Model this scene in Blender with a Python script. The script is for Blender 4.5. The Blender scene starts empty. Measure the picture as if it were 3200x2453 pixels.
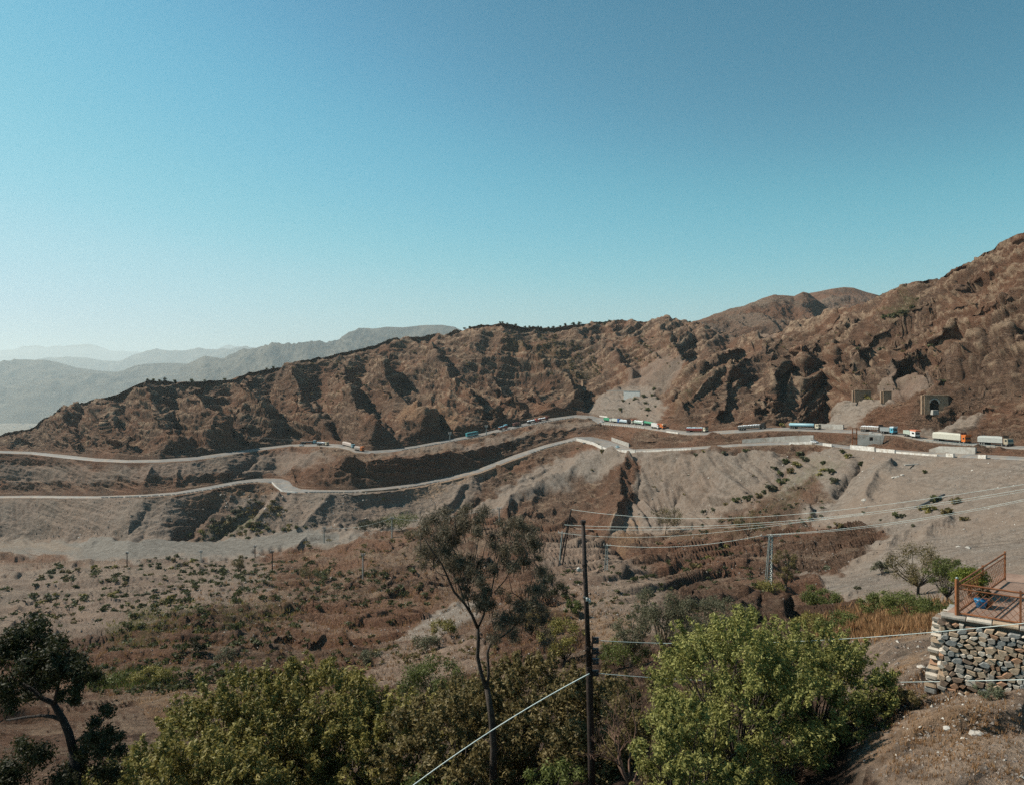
import bpy, bmesh, math, random
import numpy as np
from mathutils import Vector, Matrix

# ---------------------------------------------------------------- camera, sky, sun, exposure
SC = bpy.context.scene
COL = SC.collection
F, CX, YH = 2300.0, 1600.0, 1160.0            # focal length, centre column and horizon row, in photograph pixels

cam_data = bpy.data.cameras.new('camera')
cam_data.sensor_width = 36.0
cam_data.lens = 36.0 * F / 3200.0
cam_data.shift_y = -(1226.5 - YH) / 3200.0
cam_data.clip_start = 0.3
cam_data.clip_end = 120000.0
cam = bpy.data.objects.new('camera', cam_data)
cam.location = (0, 0, 0)
cam.rotation_euler = (math.radians(90), 0, 0)
COL.objects.link(cam)
SC.camera = cam

SUN_AZ, SUN_EL = math.radians(-72), math.radians(43)     # azimuth measured clockwise from the view direction (+Y)
world = bpy.data.worlds.new('World')
SC.world = world
world.use_nodes = True
wn = world.node_tree
wn.nodes.clear()
sky = wn.nodes.new('ShaderNodeTexSky')
sky.sky_type = 'NISHITA'
sky.sun_disc = False
sky.sun_elevation = SUN_EL
sky.sun_rotation = SUN_AZ
sky.altitude = 300
sky.air_density = 1.0
sky.dust_density = 0.3
sky.ozone_density = 3.0
# the photograph's teal grade of the whole sky: one tone curve per channel
dn = wn.nodes.new('ShaderNodeVectorMath'); dn.operation = 'SCALE'; dn.inputs['Scale'].default_value = 0.1
grade = wn.nodes.new('ShaderNodeRGBCurve')
for ci, pts in enumerate((((0, 0), (.125, .048), (.216, .122), (.30, .205), (.40, .31), (.77, .46), (1, .52)),
                          ((0, 0), (.216, .215), (.356, .44), (.565, .59), (.88, .64), (1, .68)),
                          ((0, 0), (.381, .335), (.57, .585), (.67, .64), (.79, .70), (1, .76)))):
    c = grade.mapping.curves[ci]
    c.points[0].location = pts[0]; c.points[1].location = pts[-1]
    for p in pts[1:-1]: c.points.new(*p)
grade.mapping.update()
bg = wn.nodes.new('ShaderNodeBackground'); bg.inputs[1].default_value = 0.082
up = wn.nodes.new('ShaderNodeVectorMath'); up.operation = 'SCALE'; up.inputs['Scale'].default_value = 10.0
wn.links.new(sky.outputs[0], dn.inputs[0]); wn.links.new(dn.outputs[0], grade.inputs['Color'])
wn.links.new(grade.outputs[0], up.inputs[0]); wn.links.new(up.outputs[0], bg.inputs[0])
wo = wn.nodes.new('ShaderNodeOutputWorld')
wn.links.new(bg.outputs[0], wo.inputs[0])

sl = bpy.data.lights.new('sun', 'SUN')
sl.energy = 5.0
sl.angle = math.radians(0.5)
sl.color = (1.0, 0.915, 0.79)
sun = bpy.data.objects.new('sun', sl)
sd = Vector((math.sin(SUN_AZ) * math.cos(SUN_EL), math.cos(SUN_AZ) * math.cos(SUN_EL), math.sin(SUN_EL)))
sun.rotation_euler = sd.to_track_quat('Z', 'Y').to_euler()
COL.objects.link(sun)

vs = SC.view_settings
vs.view_transform = 'Standard'
vs.look = 'None'
vs.gamma = 1.0
vs.exposure = 0.38
vs.use_curve_mapping = False
SC.cycles.use_denoising = False
SC.cycles.max_bounces = 5
SC.cycles.diffuse_bounces = 2
SC.cycles.glossy_bounces = 2
SC.cycles.transmission_bounces = 2
SC.cycles.volume_bounces = 1
SC.cycles.transparent_max_bounces = 4

HAZE = 4.8e-5
rng = np.random.default_rng(7)
R = random.Random(11)

# ---------------------------------------------------------------- helpers
def tag(o, label=None, cat=None, group=None, kind=None):
    if label: o['label'] = label
    if cat: o['category'] = cat
    if group: o['group'] = group
    if kind: o['kind'] = kind
    return o

def link(name, me, mat=None, parent=None):
    o = bpy.data.objects.new(name, me)
    COL.objects.link(o)
    if mat is not None and not me.materials: me.materials.append(mat)
    if parent is not None: o.parent = parent
    return o

def empty(name, loc, rz=0.0, s=1.0):
    o = bpy.data.objects.new(name, None)
    o.empty_display_size = 0.2
    COL.objects.link(o)
    o.location = loc; o.rotation_euler = (0, 0, rz); o.scale = (s, s, s)
    return o

def copy_thing(root, loc=None, rz=None, s=None, label=None):
    kids = {}
    for o in list(root.children): kids[o] = list(o.children)
    r = root.copy(); COL.objects.link(r)
    for ch, subs in kids.items():
        c = ch.copy(); COL.objects.link(c); c.parent = r; c.matrix_parent_inverse = ch.matrix_parent_inverse
        for g in subs:
            d = g.copy(); COL.objects.link(d); d.parent = c
    if loc is not None: r.location = loc
    if rz is not None: r.rotation_euler = (0, 0, rz)
    if s is not None: r.scale = (s, s, s) if not hasattr(s, '__len__') else s
    if label: r['label'] = label
    return r

class MB:
    """collects shapes into one mesh"""
    def __init__(s): s.v = []; s.f = []
    def add(s, vs_, fs_):
        n = len(s.v); s.v += [tuple(p) for p in vs_]; s.f += [tuple(i + n for i in f) for f in fs_]
    def box(s, c, d, rz=0.0, ry=0.0, taper=1.0, rx=0.0):
        M = Matrix.Translation(c) @ Matrix.Rotation(rz, 4, 'Z') @ Matrix.Rotation(ry, 4, 'Y') @ Matrix.Rotation(rx, 4, 'X')
        P = []
        for z in (-.5, .5):
            t = taper if z > 0 else 1.0
            for x, y in ((-.5, -.5), (.5, -.5), (.5, .5), (-.5, .5)):
                P.append(M @ Vector((x * d[0] * t, y * d[1] * t, z * d[2])))
        s.add(P, [(0, 3, 2, 1), (4, 5, 6, 7), (0, 1, 5, 4), (1, 2, 6, 5), (2, 3, 7, 6), (3, 0, 4, 7)])
    def tube(s, pts, rads, n=8, cap=True):
        pts = [Vector(p) for p in pts]
        if not hasattr(rads, '__len__'): rads = [rads] * len(pts)
        rings = []; base = len(s.v); vv = []
        up = None
        for i, p in enumerate(pts):
            t = (pts[min(i + 1, len(pts) - 1)] - pts[max(i - 1, 0)]).normalized()
            if up is None:
                up = Vector((0, 0, 1)) if abs(t.z) < .9 else Vector((1, 0, 0))
            a = t.cross(up)
            if a.length < 1e-5: a = t.cross(Vector((0, 1, 0)))
            a.normalize(); b = a.cross(t).normalized(); up = b
            for k in range(n):
                an = 2 * math.pi * k / n
                vv.append(p + (a * math.cos(an) + b * math.sin(an)) * rads[i])
        ff = []
        for i in range(len(pts) - 1):
            for k in range(n):
                k2 = (k + 1) % n
                ff.append((i * n + k, i * n + k2, (i + 1) * n + k2, (i + 1) * n + k))
        if cap:
            ff.append(tuple(range(n))); ff.append(tuple((len(pts) - 1) * n + k for k in reversed(range(n))))
        s.add(vv, ff)
    def prism(s, prof, y0, y1):
        """profile of (x, z) extruded along y"""
        n = len(prof)
        vv = [(x, y0, z) for x, z in prof] + [(x, y1, z) for x, z in prof]
        ff = [tuple(range(n)), tuple(range(2 * n - 1, n - 1, -1))]
        for k in range(n):
            k2 = (k + 1) % n
            ff.append((k2, k, n + k, n + k2))
        s.add(vv, ff)
    def build(s, name, mat, parent=None, smooth=False, bevel=0.0):
        me = bpy.data.meshes.new(name)
        me.from_pydata(s.v, [], s.f)
        bm = bmesh.new(); bm.from_mesh(me)
        bmesh.ops.recalc_face_normals(bm, faces=bm.faces)
        if bevel > 0:
            bmesh.ops.bevel(bm, geom=list(bm.edges), offset=bevel, segments=1, affect='EDGES', clamp_overlap=True)
        bm.to_mesh(me); bm.free()
        if smooth:
            for p in me.polygons: p.use_smooth = True
        me.update()
        return link(name, me, mat, parent)

# ---- materials
MATS = {}
def nd(nt, typ, **kw):
    n = nt.nodes.new(typ)
    for k, v in kw.items(): setattr(n, k, v)
    return n

def mat(name, c1, c2=None, rough=0.85, scale=3.0, bump=0.0, bscale=None, metal=0.0, detail=5.0, trans=0.0, vary=0.0, spec=0.3):
    if name in MATS: return MATS[name]
    m = bpy.data.materials.new(name); m.use_nodes = True
    nt = m.node_tree; b = nt.nodes['Principled BSDF']
    b.inputs['Roughness'].default_value = rough
    b.inputs['Metallic'].default_value = metal
    b.inputs['Specular IOR Level'].default_value = spec
    tc = nd(nt, 'ShaderNodeTexCoord')
    src = None
    if c2 is None: c2 = tuple(x * 0.75 for x in c1)
    no = nd(nt, 'ShaderNodeTexNoise'); no.inputs['Scale'].default_value = scale; no.inputs['Detail'].default_value = detail
    no.inputs['Roughness'].default_value = 0.65
    nt.links.new(tc.outputs['Object'], no.inputs['Vector'])
    rp = nd(nt, 'ShaderNodeValToRGB')
    rp.color_ramp.elements[0].position = .36; rp.color_ramp.elements[0].color = (*c1, 1)
    rp.color_ramp.elements[1].position = .66; rp.color_ramp.elements[1].color = (*c2, 1)
    nt.links.new(no.outputs[0], rp.inputs[0])
    src = rp.outputs[0]
    if vary > 0:
        oi = nd(nt, 'ShaderNodeObjectInfo')
        hs = nd(nt, 'ShaderNodeHueSaturation')
        mr = nd(nt, 'ShaderNodeMapRange'); mr.inputs[3].default_value = 1 - vary; mr.inputs[4].default_value = 1 + vary
        nt.links.new(oi.outputs['Random'], mr.inputs[0]); nt.links.new(mr.outputs[0], hs.inputs['Value'])
        nt.links.new(src, hs.inputs['Color']); src = hs.outputs[0]
    nt.links.new(src, b.inputs['Base Color'])
    if bump > 0:
        n2 = nd(nt, 'ShaderNodeTexNoise'); n2.inputs['Scale'].default_value = bscale or scale * 4; n2.inputs['Detail'].default_value = 4
        nt.links.new(tc.outputs['Object'], n2.inputs['Vector'])
        bp = nd(nt, 'ShaderNodeBump'); bp.inputs['Strength'].default_value = 1.0; bp.inputs['Distance'].default_value = bump
        nt.links.new(n2.outputs[0], bp.inputs['Height']); nt.links.new(bp.outputs[0], b.inputs['Normal'])
    MATS[name] = m
    return m

def leaf_mat(name, c1, c2, rough=0.6, vary=0.15, spec=0.25):
    """thin leaves: per-leaf colour from a face attribute, some light passes through"""
    if name in MATS: return MATS[name]
    m = bpy.data.materials.new(name); m.use_nodes = True
    nt = m.node_tree; b = nt.nodes['Principled BSDF']
    b.inputs['Roughness'].default_value = rough
    b.inputs['Specular IOR Level'].default_value = spec
    at = nd(nt, 'ShaderNodeAttribute', attribute_name='shade')
    mx = nd(nt, 'ShaderNodeMix', data_type='RGBA')
    mx.inputs[6].default_value = (*c1, 1); mx.inputs[7].default_value = (*c2, 1)
    nt.links.new(at.outputs['Fac'], mx.inputs[0])
    oi = nd(nt, 'ShaderNodeObjectInfo')
    hs = nd(nt, 'ShaderNodeHueSaturation')
    mr = nd(nt, 'ShaderNodeMapRange'); mr.inputs[3].default_value = 1 - vary; mr.inputs[4].default_value = 1 + vary
    nt.links.new(oi.outputs['Random'], mr.inputs[0]); nt.links.new(mr.outputs[0], hs.inputs['Value'])
    nt.links.new(mx.outputs[2], hs.inputs['Color'])
    nt.links.new(hs.outputs[0], b.inputs['Base Color'])
    tr = nd(nt, 'ShaderNodeBsdfTranslucent'); nt.links.new(hs.outputs[0], tr.inputs[0])
    ms = nd(nt, 'ShaderNodeMixShader'); ms.inputs[0].default_value = 0.3
    out = nt.nodes['Material Output']
    nt.links.new(b.outputs[0], ms.inputs[1]); nt.links.new(tr.outputs[0], ms.inputs[2]); nt.links.new(ms.outputs[0], out.inputs[0])
    MATS[name] = m
    return m

# ---- noise (numpy value noise, trilinear with a smooth step)
NT = np.random.default_rng(3).random((64, 64, 64)).astype(np.float32)
def vnoise(x, y, z, off=0):
    x = x + off * 17.31; y = y + off * 9.73; z = z + off * 5.11
    xi = np.floor(x).astype(np.int32); yi = np.floor(y).astype(np.int32); zi = np.floor(z).astype(np.int32)
    fx = (x - xi).astype(np.float32); fy = (y - yi).astype(np.float32); fz = (z - zi).astype(np.float32)
    fx = fx * fx * (3 - 2 * fx); fy = fy * fy * (3 - 2 * fy); fz = fz * fz * (3 - 2 * fz)
    x0 = xi & 63; x1 = (xi + 1) & 63; y0 = yi & 63; y1 = (yi + 1) & 63; z0 = zi & 63; z1 = (zi + 1) & 63
    def L(zz):
        a = NT[x0, y0, zz]; b = NT[x1, y0, zz]; c = NT[x0, y1, zz]; d = NT[x1, y1, zz]
        ab = a + (b - a) * fx; cd = c + (d - c) * fx
        return ab + (cd - ab) * fy
    l0 = L(z0); l1 = L(z1)
    return (l0 + (l1 - l0) * fz) * 2 - 1       # -1..1

def ss(a, b, x):
    t = np.clip((x - a) / (b - a), 0, 1)
    return t * t * (3 - 2 * t)

# ---------------------------------------------------------------- terrain: depth and row of each contour of the land
def crv(pts, U, k):
    a = np.array(pts, dtype=np.float64)
    return np.interp(U, a[:, 0], a[:, k])
CC = [-60, 100, 400, 700, 1000, 1300, 1500, 1700, 1900, 2100, 2300, 2500, 2800, 3000, 3260]
def tab(vals, U): return np.interp(U, CC, vals)

RG = [(-60,1555,580),(100,1553,560),(300,1555,505),(450,1551,482),(550,1545,480),(650,1530,490),(740,1512,505),(800,1506,520),(850,1507,525),(862,1520,506),(880,1533,494),(920,1538,486),(1000,1538,482),(1100,1538,480),(1200,1531,485),(1300,1519,498),(1400,1499,512),(1500,1474,526),(1600,1436,545),(1700,1402,560),(1770,1383,565),(1800,1376,560),(1850,1388,540),(1880,1402,522),(1900,1412,495),(1965,1414,468),(2150,1404,422),(2300,1393,397),(2400,1389,385),(2540,1386,364),(2660,1402,336),(2750,1410,318),(2900,1422,290),(3000,1428,273),(3100,1432,257),(3260,1440,233)]
RH = [(-60,1549,588),(100,1547,568),(300,1549,514),(450,1544,491),(550,1536,490),(650,1518,503),(740,1501,522),(800,1493,545),(880,1492,547),(905,1500,532),(915,1515,512),(940,1526,500),(1000,1529,492),(1100,1530,489),(1200,1521,496),(1300,1508,510),(1400,1488,525),(1500,1461,541),(1600,1422,565),(1700,1389,580),(1770,1372,590),(1800,1363,590),(1850,1362,590),(1900,1372,575),(1965,1396,500),(1980,1402,478),(2150,1396,430),(2300,1386,405),(2400,1381,394),(2540,1378,374),(2660,1392,347),(2750,1400,328),(2900,1411,300),(3000,1416,283),(3100,1420,267),(3260,1428,243)]
RT = [(-60,1500,600),(100,1500,580),(300,1485,528),(450,1488,500),(600,1480,510),(740,1470,532),(860,1475,560),(930,1478,535),(1000,1462,512),(1050,1445,508),(1150,1432,505),(1300,1425,520),(1400,1412,535),(1500,1398,552),(1600,1372,578),(1700,1350,595),(1800,1335,605),(1850,1325,604),(1900,1335,588),(1960,1370,520),(2000,1375,486),(2060,1362,460),(2200,1362,426),(2390,1360,402),(2420,1368,398),(2540,1365,383),(2640,1375,356),(2700,1372,346),(2900,1400,305),(3050,1405,280),(3260,1412,247)]
RI = [(-60,1412,605),(100,1418,600),(200,1430,570),(300,1440,540),(400,1444,522),(500,1443,520),(600,1438,530),(700,1424,555),(800,1408,588),(900,1394,605),(1000,1394,592),(1060,1398,570),(1090,1405,554),(1110,1413,545),(1160,1416,542),(1220,1412,548),(1300,1400,560),(1400,1382,575),(1500,1364,592),(1600,1341,612),(1700,1320,632),(1800,1304,650),(1850,1312,632),(1870,1325,610),(1950,1332,575),(2000,1337,545),(2050,1345,510),(2100,1352,474),(2150,1358,450),(2200,1358,437),(2300,1352,420),(2400,1345,408),(2500,1345,396),(2600,1350,378),(2700,1354,357),(2800,1360,337),(2850,1370,327),(2900,1380,317),(3000,1390,298),(3100,1397,281),(3260,1406,255)]
RJ = [(-60,1405,618),(100,1410,612),(200,1419,584),(300,1430,554),(400,1436,534),(500,1434,533),(600,1427,545),(700,1413,572),(800,1399,604),(900,1388,620),(1000,1383,612),(1060,1386,592),(1090,1392,575),(1130,1404,558),(1160,1407,553),(1220,1403,560),(1300,1391,573),(1400,1372,590),(1500,1353,608),(1600,1330,631),(1700,1308,655),(1800,1295,676),(1850,1297,668),(1870,1302,655),(1950,1312,600),(2000,1318,568),(2050,1328,532),(2100,1340,492),(2150,1346,466),(2200,1347,451),(2300,1341,434),(2400,1335,422),(2500,1334,409),(2600,1340,391),(2700,1344,369),(2800,1349,349),(2850,1358,338),(2900,1367,328),(3000,1378,308),(3100,1386,291),(3260,1395,265)]
RK = [(-60,1398),(100,1404),(200,1412),(250,1405),(330,1402),(480,1403),(560,1405),(640,1392),(700,1385),(800,1372),(900,1365),(1000,1370),(1080,1375),(1140,1374),(1250,1376),(1300,1360),(1400,1338),(1450,1330),(1530,1330),(1600,1310),(1700,1290),(1800,1275),(1840,1270),(1950,1280),(2050,1305),(2100,1300),(2160,1308),(2240,1310),(2330,1312),(2380,1318),(2480,1325),(2560,1333),(2650,1338),(2800,1340),(2900,1350),(3000,1360),(3100,1370),(3260,1380)]
RM = [(-60,1380,645),(100,1368,640),(300,1320,600),(500,1300,600),(700,1290,635),(900,1270,665),(1100,1250,665),(1300,1240,680),(1500,1220,700),(1650,1200,740),(1800,1215,745),(1850,1222,735),(1950,1222,705),(2000,1215,700),(2100,1180,640),(2250,1180,560),(2400,1200,510),(2500,1215,490),(2560,1250,470),(2680,1245,400),(2780,1240,375),(2900,1230,350),(3000,1220,330),(3100,1200,320),(3260,1180,300)]
RN = [(-60,1366),(100,1329),(139,1302),(185,1275),(216,1259),(274,1253),(332,1232),(371,1220),(429,1193),(464,1182),(564,1184),(642,1182),(719,1176),(777,1157),(835,1149),(889,1147),(935,1130),(993,1116),(1071,1103),(1167,1078),(1218,1060),(1303,1053),(1388,1045),(1419,1031),(1458,1023),(1516,1014),(1554,1004),(1600,1004),(1631,1012),(1655,1016),(1751,1016),(1867,1014),(1906,1004),(1945,1006),(2003,1012),(2053,1008),(2084,997),(2107,998),(2138,1006),(2188,1012),(2230,1030),(2270,1052),(2330,1066),(2400,1056),(2450,1040),(2500,1018),(2560,1005),(2620,996),(2680,962),(2745,926),(2776,914),(2795,907),(2842,899),(2872,887),(2927,874),(2958,852),(2989,829),(3027,812),(3058,795),(3093,779),(3160,745),(3260,700)]
DN = [(-60,690),(100,680),(464,690),(900,750),(1300,850),(1600,900),(1900,930),(2100,900),(2250,800),(2330,740),(2420,690),(2560,620),(2745,560),(2872,500),(3093,420),(3260,380)]

U = np.concatenate([np.linspace(-700, -40, 14, endpoint=False), np.linspace(-40, 3240, 980), np.linspace(3240, 3900, 15)[1:]])
Uc = np.clip(U, -60, 3260)
nU = len(U)
feats = []   # (z, D) per column, near to far
def byrow(py, D): feats.append(((YH - py) / F * D, D + 0 * U))
z0 = tab([-17]*3 + [-16, -16, -15, -14, -13, -12, -11, -10, -9.6, -8.8, -8.4, -8.4], Uc)
feats.append((z0 * 0.55, 0 * U + 2.0))
feats.append((z0 * 0.85, 0 * U + 9.0))
byrow(2460 + 0 * U, tab([34,36,36,38,40,38,35,31,27,22.5,20.5,19,16,15,15], Uc))
byrow(2300 + 0 * U, tab([52,55,54,55,56,53,47,40,35,29,26,23,18.5,17.2,17], Uc))
byrow(2150 + 0 * U, tab([80,85,80,80,83,76,68,57,50,42,37,33,22,20,19.5], Uc))
byrow(2000 + 0 * U, tab([135,140,130,130,138,128,112,92,80,70,65,60,32,28,25], Uc))
byrow(1900 + 0 * U, tab([210,215,200,195,200,185,170,150,130,120,115,110,75,55,38], Uc))
byrow(1800 + 0 * U, tab([320,330,300,300,300,260,240,220,200,215,190,190,145,110,85], Uc))
byrow(tab([1725,1720,1740,1740,1700,1640,1625,1680,1720,1700,1700,1700,1700,1700,1700], Uc), tab([500,480,400,400,415,450,440,385,340,330,280,250,195,168,138], Uc))
byrow(tab([1690,1690,1680,1680,1650,1610,1590,1640,1690,1660,1650,1640,1650,1650,1650], Uc), tab([540,525,440,450,445,470,470,430,370,370,315,275,215,190,160], Uc))
byrow(tab([1620,1620,1615,1600,1595,1565,1530,1520,1550,1600,1550,1520,1520,1520,1520], Uc), tab([553,542,460,475,462,485,500,500,440,400,350,322,262,235,205], Uc))
gpy, gD = crv(RG, Uc, 1), crv(RG, Uc, 2)
hpy, hD = crv(RH, Uc, 1), crv(RH, Uc, 2)
ipy, iD = crv(RI, Uc, 1), crv(RI, Uc, 2)
jpy, jD = crv(RJ, Uc, 1), crv(RJ, Uc, 2)
gz = (YH - gpy) / F * gD; hz = (YH - hpy) / F * hD; iz = (YH - ipy) / F * iD; jz = (YH - jpy) / F * jD
shoulder = np.interp(Uc, [100, 1000, 1200, 1600, 1900, 2100, 2600, 3000], [2.5, 3, 6, 3, 4, 7, 4, 4])
feats.append((gz - 0.5, gD - shoulder))
feats.append((gz, gD)); feats.append((hz, hD))
tpy, tD = crv(RT, Uc, 1), crv(RT, Uc, 2)
tD = np.clip(tD, hD + 1.2, iD - 1.2)
feats.append(((YH - tpy) / F * tD, tD))
feats.append((iz - 0.3, iD - 0.6 * (iD - tD) * 0.2 - 0.2))
feats.append((iz, iD)); feats.append((jz, jD))
kpy = crv(RK, Uc, 1); kD = jD + 3 + (jpy - kpy) * 0.12
feats.append(((YH - kpy) / F * kD, kD))
mpy, mD = crv(RM, Uc, 1), crv(RM, Uc, 2)
mD = np.maximum(mD, kD + 12); byrow(mpy, mD)
npy_, nD = crv(RN, Uc, 1), crv(DN, Uc, 1)
nD = np.maximum(nD, mD + 20)
nz = (YH - npy_) / F * nD
feats.append((nz, nD))
feats.append((nz - 50, nD + 110)); feats.append((nz * 0 - 190, nD + 480)); feats.append((nz * 0 - 605, nD + 1500))
NROW = [4, 6, 32, 48, 60, 58, 56, 44, 14, 44, 50, 4, 5, 42, 34, 3, 5, 32, 100, 120, 10, 6, 3]
assert len(NROW) == len(feats) - 1, (len(NROW), len(feats))
# band names by index of their near feature
B_RIVER, B_G, B_I, B_K, B_M, B_N = 8, 12, 16, 18, 19, 20
rows_z, rows_D, rows_b, rows_t = [], [], [], []
for k, n in enumerate(NROW):
    (za, Da), (zb, Db) = feats[k], feats[k + 1]
    t = np.arange(n) / n
    if k == 19: t = t ** 0.8
    for tt in t:
        rows_z.append(za + (zb - za) * tt); rows_D.append(Da + (Db - Da) * tt); rows_b.append(k); rows_t.append(tt)
rows_z.append(feats[-1][0]); rows_D.append(feats[-1][1]); rows_b.append(len(NROW)); rows_t.append(0)
Z = np.array(rows_z); D = np.array(rows_D); band = np.array(rows_b); tt_ = np.array(rows_t)
nV = len(Z)
# soften the corners of the profile except at the roads
def blur0(A, w, it=1):
    for _ in range(it):
        P = np.pad(A, ((w, w), (0, 0)), mode='edge'); c = np.cumsum(P, axis=0)
        c = np.vstack([np.zeros((1, A.shape[1])), c]); A = (c[2 * w + 1:] - c[:-2 * w - 1]) / (2 * w + 1)
    return A
roadrow = np.isin(band, [12, 16]) | np.isin(band, [13, 17, 11, 15]) & (tt_ == 0)
keep = np.exp(-np.abs(np.arange(nV)[:, None] - np.where(np.isin(band, [11, 12, 13, 15, 16, 17]) | ((band == 14) & (tt_ < .1)))[0][None, :]).min(axis=1) / 6.0)
skyk = np.exp(-np.abs(np.arange(nV) - np.where(band == 20)[0][0]) / 5.0)
keep = np.clip(keep + skyk, 0, 1)[:, None]
Zs = blur0(Z, 6, 2); Ds = blur0(D, 6, 2)
wb = 1 - keep
first = np.where(band >= 3)[0][0]
wb[:first] = 0
Z = Z * (1 - wb) + Zs * wb; D = D * (1 - wb) + Ds * wb
PX = np.repeat(U[None, :], nV, axis=0)
PY = YH - Z * F / D
X = (PX - CX) / F * D
BAND = np.repeat(band[:, None], nU, axis=1)

# ---- masks
distG = np.maximum(np.maximum(gD[None] - D, D - hD[None]), 0)
distI = np.maximum(np.maximum(iD[None] - D, D - jD[None]), 0)
rd = np.minimum(distG, distI)
froad = ss(0.3, 7.0, rd)
hillm = ss(0, 25, D - jD[None])

def poly_mask(pts, soft, b0=0, b1=99, nz_=30.0):
    """soft membership of grid points in a patch of ground, ragged at its edge"""
    P = np.array(pts, float)
    x0, y0 = P.min(0) - soft * 3; x1, y1 = P.max(0) + soft * 3
    m = (PX > x0) & (PX < x1) & (PY > y0) & (PY < y1) & (BAND >= b0) & (BAND <= b1)
    out = np.zeros_like(PX)
    if not m.any(): return out
    x = PX[m] + vnoise(PX[m] / 60, PY[m] / 25, 0 * PX[m], 4) * nz_ + vnoise(PX[m] / 14, PY[m] / 7, 0 * PX[m], 5) * nz_ * .4
    y = PY[m] + vnoise(PX[m] / 60, PY[m] / 25, 0 * PX[m], 6) * nz_ * .6 + vnoise(PX[m] / 14, PY[m] / 7, 0 * PX[m], 7) * nz_ * .3
    inside = np.zeros(x.shape, bool); dm = np.full(x.shape, 1e9)
    n = len(P)
    for i in range(n):
        ax, ay = P[i]; bx, by = P[(i + 1) % n]
        c = ((ay > y) != (by > y)) & (x < (bx - ax) * (y - ay) / (by - ay + 1e-12) + ax)
        inside ^= c
        L2 = (bx - ax) ** 2 + (by - ay) ** 2
        t = np.clip(((x - ax) * (bx - ax) + (y - ay) * (by - ay)) / L2, 0, 1)
        dm = np.minimum(dm, np.hypot(x - ax - t * (bx - ax), y - ay - t * (by - ay)))
    sd_ = np.where(inside, dm, -dm)
    out[m] = ss(-soft, soft, sd_)
    return out

def stroke(pts, amp, w, b0, b1, skew=0.0):
    """adds a spur (amp > 0) or cuts a gully (amp < 0), in metres, along a line of the land"""
    global ZD
    P = np.array(pts, float)
    x0, y0 = P.min(0) - w * 3.2; x1, y1 = P.max(0) + w * 3.2
    m = (PX > x0) & (PX < x1) & (PY > y0) & (PY < y1) & (BAND >= b0) & (BAND <= b1)
    if not m.any(): return
    x = PX[m] + vnoise(PX[m] / 40, PY[m] / 40, 0 * PX[m], 8) * w * .5
    y = PY[m] + vnoise(PX[m] / 40, PY[m] / 40, 0 * PX[m], 9) * w * .5
    best = np.full(x.shape, 1e9); pos = np.zeros(x.shape)
    tot = len(P) - 1
    for i in range(tot):
        ax, ay = P[i]; bx, by = P[i + 1]
        L2 = (bx - ax) ** 2 + (by - ay) ** 2
        t = np.clip(((x - ax) * (bx - ax) + (y - ay) * (by - ay)) / L2, 0, 1)
        d = np.hypot(x - ax - t * (bx - ax), y - ay - t * (by - ay))
        u = d < best; best[u] = d[u]; pos[u] = (i + t[u]) / tot
    q = best / w
    f = (np.sqrt(q * q + 0.04) - 0.2)
    prof = np.exp(-f * 1.25)
    prof *= ss(0.0, 0.12, pos) * 0.8 + 0.2
    ZD[m] += amp * prof

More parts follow.
